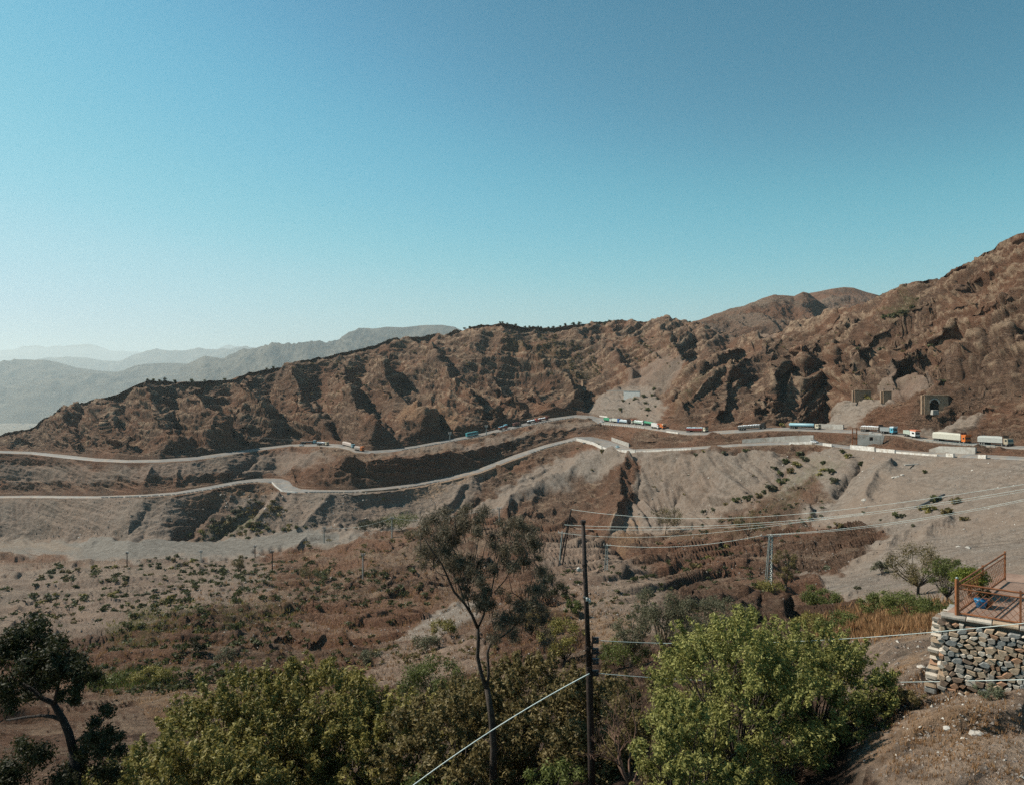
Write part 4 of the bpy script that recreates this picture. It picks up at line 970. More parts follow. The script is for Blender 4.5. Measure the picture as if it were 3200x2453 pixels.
# middle distance trees and bushes: label, column, foot row, top row, width, leaf, bark, leaves, leaf size in photograph pixels
mid = [
 ('eucalyptus_tree','grey green bushy tree left in the clump right of the pole',1975,2075,1850,120,'grey',M_pbark,5200,5.5,'tree'),
 ('eucalyptus_tree','tallest grey green tree in the middle of the clump right of the pole',2065,2085,1795,170,'grey',M_pbark,9000,5.5,'tree'),
 ('eucalyptus_tree','broad grey green tree on the right of the clump right of the pole',2195,2060,1835,190,'grey',M_pbark,8500,5.5,'tree'),
 ('eucalyptus_tree','lower grey green tree above the bright green crown beside the dark rock',2290,2010,1850,120,'grey',M_pbark,4500,5.5,'tree'),
 ('green_bush','green bush below the grey green clump right of the pole',1950,2090,1990,150,'green',M_bark,4200,6,'bush'),
 ('dense_dark_green_bush','dense dark green bush just right of the forked tree crown',1712,1890,1775,110,'dark',M_bark,4200,5,'bush'),
 ('dense_dark_green_bush','darker lower bush beside the crown of the forked tree',1660,1985,1870,120,'dim',M_bark,4200,5,'bush'),
 ('olive_bush','olive bush with a leaning stem left of the metal pole',1765,2065,1915,135,'olive',M_bark,5200,6,'bush'),
 ('small_green_bush','small fresh green bush left of the metal pole above the olive bush',1790,1925,1875,56,'green',M_bark,1500,6,'bush'),
 ('dark_green_shrub','wide dark green spreading shrub left of the forked trunk',1370,2195,2055,255,'green',M_bark,9000,7,'bush'),
 ('small_green_bush','small yellow green bush at the edge of the grey gravel patch',1385,1985,1930,80,'olive',M_bark,1800,6,'bush'),
 ('small_green_bush','grey green bush below the grey gravel patch',1330,2030,1975,90,'grey',M_bark,1800,6,'bush'),
 ('small_green_bush','dull bush above the wide dark shrub left of the forked tree',1150,2085,2025,70,'grey',M_bark,1500,6,'bush'),
 ('thorn_tree','rust and olive coloured tree standing on the right scree above the terrace',2870,1855,1675,190,'rust',M_bark,7500,5,'tree'),
 ('thorn_tree','dark green tree on the slope just left of the terrace railing',2960,1890,1730,120,'green',M_bark,5200,5,'tree'),
 ('green_bush','long green thicket below the rust coloured tree',2840,1935,1850,180,'green',M_bark,5500,5.5,'bush'),
 ('green_bush','green thicket with loose top at the left end of the dry grass',2740,1925,1835,110,'green',M_bark,3200,5.5,'bush'),
 ('green_bush','green thicket touching the corner of the stone wall',2930,1930,1870,120,'green',M_bark,3200,5.5,'bush'),
 ('green_bush','fresh green spreading bush at the foot of the brown bank',2570,1905,1815,130,'green',M_bark,4800,5.5,'bush'),
 ('green_bush','feathery green bush above the bright green tree on the right',2625,2000,1905,150,'green',M_bark,5200,6,'bush'),
 ('olive_bush','dull olive bush left of the feathery green bush',2535,1975,1915,110,'olive',M_bark,3200,6,'bush'),
 ('round_scrub','round dark scrub alone on the grey scree left of the rust coloured tree',2755,1795,1750,55,'grey',M_bark,1300,5,'bush'),
 ('leaning_tree','dark narrow tree just right of the lattice pylon',2455,1845,1690,70,'dim',M_bark,3200,4.5,'tree'),
 ('olive_bush','low olive bush under the lattice pylon',2400,1850,1815,110,'olive',M_bark,2200,5,'bush'),
 ('flat_topped_tree','flat topped tree with pale trunk under the eroded bank',2080,1668,1575,95,'rust',M_pbark,2200,4,'tree'),
 ('flat_topped_tree','sparse flat topped tree with pale trunk left of the lattice pylon',2338,1690,1580,80,'dim',M_pbark,1600,4,'tree'),
 ('leafy_tree','lone rusty green tree standing at the edge of the dry river bed',752,1795,1730,50,'rust',M_bark,1500,4,'tree'),
 ('dark_riverside_bush','dark green bush row end at the foot of the scree left of the forked tree',1140,1655,1620,80,'dark',M_bark,1500,4,'bush'),
 ('dark_riverside_bush','dark green bush at the foot of the scree nearest the forked tree',1255,1655,1600,120,'green',M_bark,2500,4,'bush'),
 ('dark_riverside_bush','dark round bush in the riverside row at the foot of the scree',1195,1655,1612,70,'dark',M_bark,1500,4,'bush'),
 ('olive_bush','brown green bush on the track left of the forked tree top',1290,1685,1655,50,'rust',M_bark,900,4,'bush'),
 ('scrub_patch_bush','round dark bush on the brown bank left of centre',1010,1815,1780,50,'shrub',M_bark,1100,4,'bush'),
 ('scrub_patch_bush','spreading faded bush beside the round dark bush left of centre',968,1805,1765,70,'rust',M_bark,1200,4,'bush'),
 ('scrub_patch_bush','dark bush in the shade of the left brown bank above the olive trees',620,2045,1990,60,'dark',M_bark,1500,5,'bush'),
 ('scrub_patch_bush','green bush right of the shaded one above the olive trees',700,2075,2015,70,'grey',M_bark,1700,5,'bush'),
 ('scrub_patch_bush','low long green bush on the orange bank left',470,2130,2090,120,'olive',M_bark,2200,6,'bush'),
 ('scrub_patch_bush','low green bush nearest the dark tree on the orange bank',330,2135,2105,120,'green',M_bark,1500,6,'bush'),
 ('pale_shrub','pale grey green shrub on the stony ground under the stone wall',2840,2215,2125,80,'dim',M_bark,1800,7,'bush'),
 ('pale_shrub','pale dusty shrub at the right edge under the stone wall',3080,2180,2120,90,'pale',M_bark,1600,6,'bush'),
 ('pale_shrub','pale dusty shrub left of the greener one under the stone wall',2770,2230,2150,110,'pale',M_bark,1800,6,'bush'),
]
for i, (nm, lb, px, yb, yt, w, lm, bk, n, lf, ct) in enumerate(mid):
    place_tree(nm, lb, px, yb, yt, w * 1.12, lm, bk, int(n * 1.0), lf, 200 + i, cat=ct, crown_lo=(.04 if ct == 'bush' else .18), nclump=30 if n > 3000 else 16, cr=.3 if n > 3000 else .38,
               trunk=.03, lo=0 if yb > 1700 else 5, flat=.9)

# shrubs dotted over the slopes: one mesh each, shared
protos = []
for i, (lm, n) in enumerate([('shrub', 170), ('shrub', 150), ('grey', 160), ('shrub', 190), ('dim', 150), ('olive', 140)]):
    rr = random.Random(900 + i); cl = [(rr.uniform(-.5, .5), rr.uniform(-.5, .5), rr.uniform(.25, .7), rr.uniform(.32, .55)) for _ in range(7)]
    me = leaves_mesh('shrub', cl, n, .36, .6, 0, .3, shell=.2, seed=900 + i); me.materials.append(ML[lm]); protos.append(me)
nshrub = 0
def shrub(px, py, wpx, label, group, lo=0, hi=99, kind=None):
    global nshrub
    if nshrub >= 300: return
    p = gp(px, py, lo, hi)
    s = wpx * ppm(p) * .78
    o = bpy.data.objects.new('shrub', protos[kind if kind is not None else R.randrange(6)])
    COL.objects.link(o); o.location = p - Vector((0, 0, s * .12)); o.rotation_euler = (0, 0, R.uniform(0, 6.28)); o.scale = (s, s, s * R.uniform(.75, 1.1))
    tag(o, label, 'shrub', group); nshrub += 1
def inpoly(x, y, P):
    c = False
    for i in range(len(P)):
        ax, ay = P[i]; bx, by = P[(i + 1) % len(P)]
        if (ay > y) != (by > y) and x < (bx - ax) * (y - ay) / (by - ay) + ax: c = not c
    return c
def scatter(P, n, w0, w1, label, group, lo=0, hi=99, kind=None, mind=14):
    xs_ = [p[0] for p in P]; ys_ = [p[1] for p in P]; pts = []; tries = 0
    while len(pts) < n and tries < n * 60:
        tries += 1
        x = R.uniform(min(xs_), max(xs_)); y = R.uniform(min(ys_), max(ys_))
        if not inpoly(x, y, P) or any(abs(x - a) < mind and abs(y - b) < mind * .6 for a, b in pts): continue
        pts.append((x, y)); w = R.uniform(w0, w1)
        fx = (x - min(xs_)) / (max(xs_) - min(xs_)); fy = (y - min(ys_)) / (max(ys_) - min(ys_))
        col = ('left end', 'left part', 'middle', 'right part', 'right end')[min(4, int(fx * 5))]; row = ('far', 'middle', 'near')[min(2, int(fy * 3))]
        sz = 'tiny' if w < w0 + (w1 - w0) / 3 else ('small' if w < w0 + (w1 - w0) * .67 else 'larger')
        shrub(x, y, w, sz + ' ' + label + ', ' + row + ' row at its ' + col, group, lo, hi, kind)
g1 = 'shrubs dotting the pale gravel flat on the left'
scatter([(105,1800),(300,1775),(560,1760),(740,1790),(620,1850),(420,1930),(260,1960),(105,1950)], 95, 13, 24, 'round shrub on the gravel flat', g1, 4, 8)
scatter([(420,1740),(800,1740),(720,1790),(520,1780)], 16, 13, 20, 'round shrub on the gravel flat', g1, 4, 8)
scatter([(580,1660),(700,1640),(1000,1640),(900,1665),(700,1695),(600,1690)], 34, 12, 22, 'dark shrub beside the river bed', 'shrubs beside the dry river bed', 8, 11)
scatter([(640,1640),(700,1600),(800,1560),(820,1575),(700,1650)], 12, 14, 24, 'green shrub in the bend gully', 'shrubs in the gully below the road bend', 9, 11, 2)
for x, y, w in [(1951,1238,14),(2014,1242,16),(2040,1238,14),(2051,1250,14),(1985,1252,18),(1950,1255,14),(2020,1262,16),(2022,1284,20),(1942,1283,16),(2025,1300,10),(2045,1220,16),(1968,1262,8),(2008,1278,10),(2050,1272,10)]:
    shrub(x, y, w, 'small dark shrub on the grey embankment under the white wall', 'shrubs on the embankment in the pass', 17, 19, 0)
for x in [1610, 1640, 1655, 1680, 1692, 1712, 1728, 1748, 1765, 1790, 1812, 1838, 1870, 1885, 1905, 1920, 1560, 1575, 1590, 1500, 1455, 1466, 2140, 2155]:
    yy = float(np.interp(x, [p[0] for p in RN], [p[1] for p in RN]))
    shrub(x + R.uniform(-4, 4), yy + 2, R.uniform(8, 14), 'tiny dark shrub standing on the skyline of the central ridge', 'shrubs along the skyline', 18, 20, 0)
for x in [2745, 2760, 2776, 2795, 460, 478, 500, 515, 548, 600, 640, 700, 835, 855]:
    yy = float(np.interp(x, [p[0] for p in RN], [p[1] for p in RN]))
    shrub(x, yy + 2, R.uniform(8, 13), 'tiny dark shrub standing on the skyline at the side ridges', 'shrubs along the side ridges', 18, 20, 0)
for x, y, w in [(2515,1432,34),(2490,1450,30),(2600,1470,26),(2470,1470,30),(2440,1480,24),(2570,1445,20),(2650,1425,22),(2635,1410,18),(2690,1448,28),(2605,1498,30),(2570,1466,20),(2560,1482,16),(2608,1500,18),(2893,1474,16),(3010,1620,30),(2925,1560,34),(2905,1590,36),(2960,1595,40),(2990,1565,34),(2880,1588,22),
                (2445,1500,34),(2410,1520,36),(2390,1535,30),(2370,1545,26),(2340,1555,30),(2300,1560,24),(2270,1575,22),(2230,1590,22),(2200,1600,20),(2500,1415,26),(2460,1440,26),(2420,1460,20),(2620,1640,28),(2590,1645,18),(2565,1612,12),(2530,1615,12),(2800,1610,24),(2820,1608,20),(2750,1625,14),
                (2280,1625,16),(2200,1730,18),(2215,1740,18),(2170,1770,36),(2145,1780,28),(2270,1700,16),(2230,1745,16),(2120,1700,18),(2060,1700,24),(2590,1780,40),(2680,1840,22),(2855,1640,18),(2700,1600,12)]:
    sz = 'small' if w < 20 else ('middling' if w < 28 else 'large')
    wh = 'left of the lattice pylon' if x < 2400 else ('above the lattice pylon' if x < 2520 else ('under the tall white parapet' if x < 2720 else 'by the blue channel'))
    hy = 'just under the lower road' if y < 1470 else ('high on the slope' if y < 1560 else ('low on the slope' if y < 1660 else 'near the cables'))
    shrub(x, y + w * .25, w, sz + ' dusty green shrub ' + wh + ', ' + hy, 'shrubs on the right slopes', 6, 12)
for x, y, w in [(2665,1037,22),(2640,1060,20),(2820,985,34),(2790,995,30),(2770,1000,26),(2850,965,20),(2870,940,18),(2755,1100,22),(2680,1095,14),(2635,1100,16),(2890,1190,18),(2950,1195,20),(2790,1195,14),(2905,1090,16),(2700,1245,24),(2715,1250,20),(2820,1100,14),(2480,1330,20),(2445,1332,16),(2520,1332,12)]:
    wh = 'behind the pale blue tanker' if y > 1300 else ('beside the leftmost stone box wall' if 1230 < y else ('above the tunnel portal' if x > 2850 and y > 1050 else ('high up near the skyline' if y < 1010 else 'half way up')))
    shrub(x, y, w, ('small' if w < 18 else 'big') + ' green shrub on the right mountainside, ' + wh + (', to the left' if x < 2700 else ', to the right'), 'shrubs on the right mountainside', 17, 19)
for x, y, w in [(1883,1415,20),(1868,1388,10),(1805,1402,12),(2260,1420,22),(2175,1425,20),(2200,1412,12),(1965,1388,10),(2330,1410,18),(1850,1470,9),(1595,1480,9),(852,1530,10),(1200,1560,10),(1010,1560,9),(1580,1500,8)]:
    wh = 'at the left bend' if x < 900 else ('under the cliff' if x < 1300 else ('above the grey slope' if x < 1700 else ('at the zigzag bend' if x < 1980 else 'right of the zigzag bend')))
    shrub(x, y, w, ('tiny' if w < 11 else 'small') + ' scrub beside the lower road, ' + wh, 'shrubs along the lower road', 10, 13)
scatter([(900,1150),(1500,1040),(1850,1040),(1900,1150),(1600,1200),(1200,1250),(900,1250)], 20, 8, 14, 'scrub plant on the central hillside', 'scrub on the central hillside', 18, 19, 3)
# scrub nobody could count: many small clumps in one object per kind
def scrub_mass(name, label, areas, leafm, seed, per=34):
    g = random.Random(seed); cl = []; sizes = []
    for P, n, w0, w1, lo, hi in areas:
        xs_ = [p[0] for p in P]; ys_ = [p[1] for p in P]; c = 0
        while c < n:
            x = g.uniform(min(xs_), max(xs_)); y = g.uniform(min(ys_), max(ys_))
            if not inpoly(x, y, P): continue
            c += 1; p = gp(x, y, lo, hi); s = g.uniform(w0, w1) * ppm(p) * .5
            for _ in range(3): cl.append((p.x + g.uniform(-.6, .6) * s, p.y + g.uniform(-.6, .6) * s, p.z + s * .35, s * g.uniform(.5, .9)))
    C = np.array(cl); gg = np.random.default_rng(seed); k = np.repeat(np.arange(len(C)), per // 3); n = len(k)
    d = gg.normal(size=(n, 3)); d /= np.linalg.norm(d, axis=1)[:, None]; d[:, 2] = np.abs(d[:, 2]) * .8 - .1
    Pp = C[k, :3] + d * (C[k, 3] * gg.random(n) ** .4)[:, None]
    a = gg.normal(size=(n, 3)); a /= np.linalg.norm(a, axis=1)[:, None]; b = np.cross(a, gg.normal(size=(n, 3))); b /= np.linalg.norm(b, axis=1)[:, None]
    L = (C[k, 3] * (.3 + .35 * gg.random(n)))[:, None]
    V = np.stack([Pp - a * L, Pp + b * L * .5, Pp + a * L, Pp - b * L * .5], 1).reshape(-1, 3)
    me = bpy.data.meshes.new(name); me.vertices.add(4 * n); me.vertices.foreach_set('co', V.reshape(-1).astype(np.float32))
    me.loops.add(4 * n); me.loops.foreach_set('vertex_index', np.arange(4 * n, dtype=np.int32))
    me.polygons.add(n); me.polygons.foreach_set('loop_start', np.arange(0, 4 * n, 4, dtype=np.int32)); me.polygons.foreach_set('loop_total', np.full(n, 4, np.int32))
    at_ = me.attributes.new('shade', 'FLOAT', 'FACE'); at_.data.foreach_set('value', gg.random(n).astype(np.float32)); me.update(calc_edges=True)
    tag(link(name, me, ML[leafm]), label, kind='stuff')
scrub_mass('low_scrub', 'low green scrub spread over the brown bank and slopes', [([(330,1990),(480,1860),(700,1850),(1000,1900),(900,2000),(600,2060),(350,2080)], 130, 12, 44, 2, 8), ([(-40,1780),(900,1730),(1250,1900),(1250,2080),(300,2180),(-40,2100)], 330, 8, 30, 2, 8), ([(560,1780),(900,1760),(1300,1780),(1400,1900),(1000,1900),(600,1850)], 220, 10, 32, 3, 8),
    ([(1700,1800),(2100,1750),(2500,1750),(2500,1900),(1800,1950)], 170, 8, 26, 3, 9), ([(250,2100),(560,2070),(800,2110),(1200,2150),(300,2180)], 130, 14, 44, 1, 6), ([(2150,1660),(2350,1590),(2600,1560),(2500,1700),(2200,1760)], 90, 7, 20, 5, 11)], 'shrub', 5)
scrub_mass('dark_scrub', 'dark scrub spread over slopes and gullies', [([(620,1660),(760,1590),(860,1560),(900,1600),(760,1680)], 60, 10, 22, 8, 11), ([(1540,1050),(1700,1030),(1850,1100),(1900,1180),(1750,1190)], 220, 6, 14, 18, 19), ([(1900,1050),(2150,1050),(2150,1150),(1950,1130)], 90, 5, 12, 18, 19),
    ([(900,1150),(1500,1060),(1500,1200),(1000,1280)], 130, 5, 12, 18, 19), ([(2200,1100),(2700,1000),(3050,900),(3090,1200),(2300,1280)], 140, 5, 13, 17, 19), ([(1100,2000),(1500,1980),(1600,2050),(1100,2100)], 60, 12, 30, 2, 6), ([(2000,1480),(2450,1420),(2400,1600),(2150,1650)], 20, 8, 16, 9, 11), ([(900,1700),(1350,1660),(1500,1780),(900,1800)], 80, 8, 24, 5, 9)], 'dim', 6)
# loose herbs, dry grass and stones
def blades(name, P, n, hpx, leafm, seed, label, lo, hi, spread=1.0):
    g = random.Random(seed); V = []; Fc = []; sh = []
    xs_ = [p[0] for p in P]; ys_ = [p[1] for p in P]; c = 0
    while c < n:
        x = g.uniform(min(xs_), max(xs_)); y = g.uniform(min(ys_), max(ys_))
        if not inpoly(x, y, P): continue
        x += g.gauss(0, 22); y += g.gauss(0, 11)
        p = gp(x, y, lo, hi); s = ppm(p); c += 1
        for _ in range(7):
            h = hpx * s * g.uniform(.5, 1.2); w = h * .10
            q = p + Vector((g.uniform(-1, 1), g.uniform(-1, 1), 0)) * hpx * s * .5 * spread
            a = g.uniform(0, 3.14); dx, dy = math.cos(a) * w, math.sin(a) * w
            l = Vector((g.uniform(-.5, .5) * h, g.uniform(-.5, .5) * h, h)); i = len(V)
            V += [tuple(q + Vector((-dx, -dy, -.1 * h))), tuple(q + Vector((dx, dy, -.1 * h))), tuple(q + l)]; Fc.append((i, i + 1, i + 2)); sh.append(g.random())
    me = bpy.data.meshes.new(name); me.from_pydata(V, [], Fc)
    a_ = me.attributes.new('shade', 'FLOAT', 'FACE'); a_.data.foreach_set('value', sh)
    tag(link(name, me, ML[leafm]), label, kind='stuff')
blades('dry_grass', [(2560,1960),(2700,1900),(2960,1900),(2950,1950),(2720,1990),(2600,1995)], 1500, 26, 'dry', 1, 'rusty orange dry grass below the green thicket', 0, 7)
blades('dry_tufts', [(2650,2120),(3150,2050),(3200,2440),(2760,2440)], 900, 13, 'dry', 2, 'small dry tufts on the stony ground', 0, 5)
blades('dry_tufts', [(900,1740),(1200,1720),(2000,1900),(1900,2100),(400,2200),(150,2100)], 2600, 11, 'dry', 3, 'dry tufts over the brown bank', 2, 8)
blades('green_herbs', [(330,1950),(470,1880),(700,1890),(920,1900),(900,1935),(520,2010),(350,2040)], 450, 11, 'olive', 4, 'low green herbs on the left bank', 2, 8, 1.5)
blades('green_herbs', [(280,2125),(520,2090),(540,2130),(300,2150)], 500, 14, 'green', 5, 'low green herbs along the orange bank', 2, 8, 1.5)

def stones(name, regions, seed, label, m):
    g = random.Random(seed); V = []; Fc = []
    for P, n, a0, a1, lo, hi in regions:
        xs_ = [p[0] for p in P]; ys_ = [p[1] for p in P]; c = 0
        while c < n:
            x = g.uniform(min(xs_), max(xs_)); y = g.uniform(min(ys_), max(ys_))
            if not inpoly(x, y, P): continue
            c += 1
            p = gp(x, y, lo, hi); s = ppm(p) * (a0 + (a1 - a0) * g.random() ** 3) * .5; i = len(V)
            for d in ((1, 0, 0), (0, 1, 0), (-1, 0, 0), (0, -1, 0), (0.2, .1, .8), (0, 0, -.6)):
                V.append((p.x + (d[0] + g.uniform(-.35, .35)) * s, p.y + (d[1] + g.uniform(-.35, .35)) * s, p.z + (d[2] + g.uniform(-.3, .3)) * s))
            for k in range(4): Fc.append((i + k, i + (k + 1) % 4, i + 4)); Fc.append((i + (k + 1) % 4, i + k, i + 5))
    me = bpy.data.meshes.new(name); me.from_pydata(V, [], Fc)
    tag(link(name, me, m), label, kind='stuff')
M_stone = mat('loose_stone', (.13, .105, .09), (.30, .265, .23), scale=.8, rough=.9)
M_pstone = mat('pale_stone', (.36, .33, .29), (.50, .47, .42), scale=.8, rough=.9)
stones('loose_stones', [([(2560,2000),(3250,1960),(3250,2440),(2700,2440)], 1700, 3, 15, 0, 5), ([(1150,1980),(1500,1880),(1900,1800),(2100,1950),(1900,2050),(1200,2150)], 1600, 2, 10, 3, 7),
    ([(100,1760),(900,1740),(1200,2050),(500,2250),(100,2200)], 2000, 2, 9, 3, 8), ([(1950,1600),(3200,1450),(3200,1850),(2600,1900),(2300,1850)], 2300, 2, 8, 5, 11), ([(100,1560),(1480,1490),(1300,1640),(100,1690)], 1500, 2, 6, 9, 11)], 5, 'loose grey brown stones strewn over the slopes', M_stone)
stones('pale_stones', [([(1950,1440),(2400,1400),(3200,1440),(3200,1700),(2700,1650),(2100,1650)], 90, 4, 9, 7, 11), ([(100,1560),(1480,1490),(1300,1640),(100,1690)], 70, 4, 8, 9, 11), ([(700,1740),(2000,1750),(2000,2000),(700,2100)], 160, 3, 9, 3, 8), ([(2600,2000),(3200,2000),(3200,2430),(2700,2430)], 120, 5, 17, 0, 5), ([(1230,1985),(1430,1890),(1480,1900),(1340,2000)], 90, 3, 7, 3, 7)], 6, 'scattered pale stones', M_pstone)
def boulder(px, py, w, label, lo=0, hi=12, m=None):
    p = gp(px, py, lo, hi); s = w * ppm(p) * .5
    bm = bmesh.new(); bmesh.ops.create_icosphere(bm, subdivisions=2, radius=s)
    rr = random.Random(int(px * 7 + py))
    for v in bm.verts:
        k = 1 + rr.uniform(-.22, .22); v.co = Vector((v.co.x * k * 1.15, v.co.y * k, v.co.z * k * .65))
    me = bpy.data.meshes.new('boulder'); bm.to_mesh(me); bm.free()
    o = link('boulder', me, m or M_pstone); o.location = p; tag(o, label, 'boulder')
for a in [(2796,1494,14,'leftmost of the pale broken boulders on the grey slope under the lower road'),(2806,1489,12,'middle pale broken boulder on the grey slope under the lower road'),(2819,1484,12,'rightmost of the pale broken boulders on the grey slope under the lower road'),(2702,1565,18,'flat pale boulder on the grey scree below the gully'),
          (3024,1713,16,'pale boulder on the right scree above the terrace railing'),(2995,1708,12,'smaller pale boulder left of another on the right scree'),(3050,2292,42,'largest pale boulder at the bottom right corner'),(3015,2312,26,'grey boulder left of the largest one at the bottom right corner'),
          (2960,2275,24,'grey boulder on the stony ground below the stone wall'),(2880,2085,22,'grey boulder left of the stone wall foot'),(2855,1955,12,'small white boulder at the end of the dry grass'),(2350,1924,14,'white boulder above the bright green tree crown'),(1855,1932,10,'small white rock right of the metal pole above the brown bank')]:
    boulder(a[0], a[1], a[2], a[3])

# ---------------------------------------------------------------- walls, portals and other works along the roads
M_white = mat('white_washed_wall', (.42, .40, .36), (.68, .66, .62), scale=1.2, rough=.8)
M_conc = mat('grey_concrete', (.27, .26, .235), (.37, .355, .325), scale=.6, rough=.9, bump=.03, bscale=2)
M_tanw = mat('tan_masonry', (.23, .155, .10), (.33, .235, .16), scale=.7, rough=.9, bump=.05, bscale=2)
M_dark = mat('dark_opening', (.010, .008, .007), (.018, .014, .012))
M_steel = mat('galvanised_steel', (.22, .25, .24), (.34, .38, .36), scale=2, rough=.5, metal=.4)
M_rust = mat('rust_painted_iron', (.17, .062, .026), (.28, .11, .045), scale=5, rough=.7)
M_pole = mat('dark_iron_pole', (.018, .012, .010), (.045, .030, .024), scale=3, rough=.75, bump=.01, bscale=20)
M_wire = mat('pale_cable', (.42, .50, .48), (.55, .62, .60), scale=2, rough=.5)

dusty(M_white, (.30, .24, .18), .5, .50, .72); dusty(M_conc, (.17, .13, .10), .35, .50, .72); dusty(M_tanw, (.11, .07, .045), .6, .48, .70)

def rpt(px, t, which, off=0.0):
    """point on a road: t = 0 near edge, 1 far edge; off = metres nearer (-) or farther (+) than that"""
    N, Fr = (RG, RH) if which == 'L' else (RI, RJ)
    a = [np.interp(px, [p[0] for p in N], [p[k] for p in N]) for k in (1, 2)]
    c = [np.interp(px, [p[0] for p in Fr], [p[k] for p in Fr]) for k in (1, 2)]
    za = (YH - a[0]) / F * a[1]; zc = (YH - c[0]) / F * c[1]
    d = a[1] + (c[1] - a[1]) * t; z = za + (zc - za) * t
    return Vector(((px - CX) / F * (d + off), d + off, z + .10))

def wall_path(name, pts, h, th, m, label, cat='wall', below=1.0, group=None, top=None):
    mb = MB(); V = []
    n = len(pts)
    for i, p in enumerate(pts):
        t = (pts[min(i + 1, n - 1)] - pts[max(i - 1, 0)]); t.z = 0; t.normalize()
        q = Vector((-t.y, t.x, 0)) * th * .5
        hh = h[i] if hasattr(h, '__len__') else h
        for a in (p - q - Vector((0, 0, below)), p + q - Vector((0, 0, below)), p + q + Vector((0, 0, hh)), p - q + Vector((0, 0, hh))): V.append(a)
    Fc = []
    for i in range(n - 1):
        for k in range(4):
            k2 = (k + 1) % 4
            Fc.append((i * 4 + k, i * 4 + k2, (i + 1) * 4 + k2, (i + 1) * 4 + k))
    Fc += [(0, 1, 2, 3), tuple((n - 1) * 4 + k for k in (3, 2, 1, 0))]
    mb.add(V, Fc)
    o = mb.build(name, m)
    return tag(o, label, cat, group)
def along(which, t, x0, x1, off=0, n=14): return [rpt(x, t, which, off) for x in np.linspace(x0, x1, n)]

wall_path('parapet_wall', along('L', 0, 1802, 1881, -.5), 1.9, .5, M_white, 'uppermost white parapet of the zigzag bend below the trucks', below=.4)
wall_path('parapet_wall', along('L', 0, 1884, 1914, -1.5), [2.0] * 14, .5, M_white, 'short middle white parapet of the zigzag bend', below=.4)
wall_path('parapet_wall', along('L', 0, 1918, 1985, -.5), 1.7, .5, M_white, 'lowest white parapet of the zigzag bend, beside the blue car', below=.6)
wall_path('parapet_wall', along('L', 0, 1988, 2160, -.5), .7, .4, M_white, 'long low white kerb running right from the zigzag bend', below=.3)
wall_path('retaining_wall', along('L', 1, 1912, 1966, .8), 2.4, .6, M_conc, 'pale retaining wall behind the zigzag bend')
p = rpt(1828, 0, 'L', -1.2); mb = MB(); mb.box((0, 0, -1.6), (2.6, 1.0, 3.4)); mb.box((0, 0, .15), (3.4, 1.3, .3)); o = mb.build('bridge_pier', M_white); o.location = p; tag(o, 'white pier under the uppermost parapet of the zigzag bend', 'pier')
wall_path('parapet_wall', along('L', 0, 2466, 2538, -.5), 1.0, .4, M_white, 'white parapet on the lower road under the pale blue tanker', below=.3)
wall_path('parapet_wall', along('L', 0, 2572, 2600, -.5), 1.0, .4, M_white, 'short white parapet left of the ruined concrete wall', below=.3)
wall_path('parapet_wall', along('L', 0, 2658, 2734, -.5), 1.7, .5, M_white, 'tall white parapet on the lower road below the ruined concrete wall', below=.3)
wall_path('parapet_wall', along('L', 0, 2739, 2797, -.5), 1.2, .5, M_white, 'white parapet next to the tall one on the lower road', below=.3)
wall_path('parapet_wall', along('L', 0, 2801, 2930, -.5), .5, .4, M_white, 'thin low white kerb on the lower road at right', below=.3)
wall_path('parapet_wall', along('L', 0, 2958, 2981, -.5, 4), 1.15, .6, M_white, 'single white roadside block left of the other at far right', below=.2)
wall_path('parapet_wall', along('L', 0, 3058, 3083, -.5, 4), 1.15, .6, M_white, 'white roadside block nearest the right edge', below=.2)
wall_path('retaining_wall', along('L', 1, 2320, 2543, .9), [float(np.interp(x, [0, 3, 10, 13], [2.0, 2.2, 2.9, 2.9])) for x in range(14)], .6, M_conc, 'long grey retaining wall behind the lower road in the middle right')
wall_path('retaining_wall', along('L', 1, 2905, 3050, .9), [float(np.interp(x, [0, 3, 13], [.8, 2.3, 2.3])) for x in range(14)], .6, M_conc, 'grey retaining wall behind the lower road at far right')
wall_path('retaining_wall', along('U', 1, 2560, 2636, 1.2), 2.3, .6, M_conc, 'concrete wall above the upper road right of the pale blue tanker')
wall_path('retaining_wall', along('L', 0, 1376, 1648, -6.2, 40), -.15, 1.0, M_tanw, 'long tan masonry wall holding up the lower road left of the zigzag bend', below=4.2)
wall_path('retaining_wall', along('L', 0, 838, 930, -.8, 24), .35, .5, M_white, 'curved pale kerb around the bend of the lower road at left', below=1.0)
p = rpt(909, 0, 'L', -1.4); mb = MB(); mb.box((0, 0, -1.6), (4.8, 1.4, 3.2)); mb.box((2.1, -.6, -1.9), (.8, 1.6, 3.8)); o = mb.build('culvert_head', M_conc); o.location = p; tag(o, 'pale culvert head under the road bend at left', 'culvert')
wall_path('retaining_wall', along('L', 0, 1130, 1245, -1.4, 20), .45, .5, M_tanw, 'low tan wall edging the lower road below the cliff', below=1.2)
wall_path('parapet_wall', along('U', 0, 2083, 2120, -.4, 6), .7, .4, M_white, 'short white kerb between the orange truck and the red tanker', below=.2)
wall_path('parapet_wall', along('U', 1, 1874, 1899, 1.0, 6), 1.2, .5, M_white, 'white parapet behind the green truck at the head of the queue', below=.4)
blk = None; 
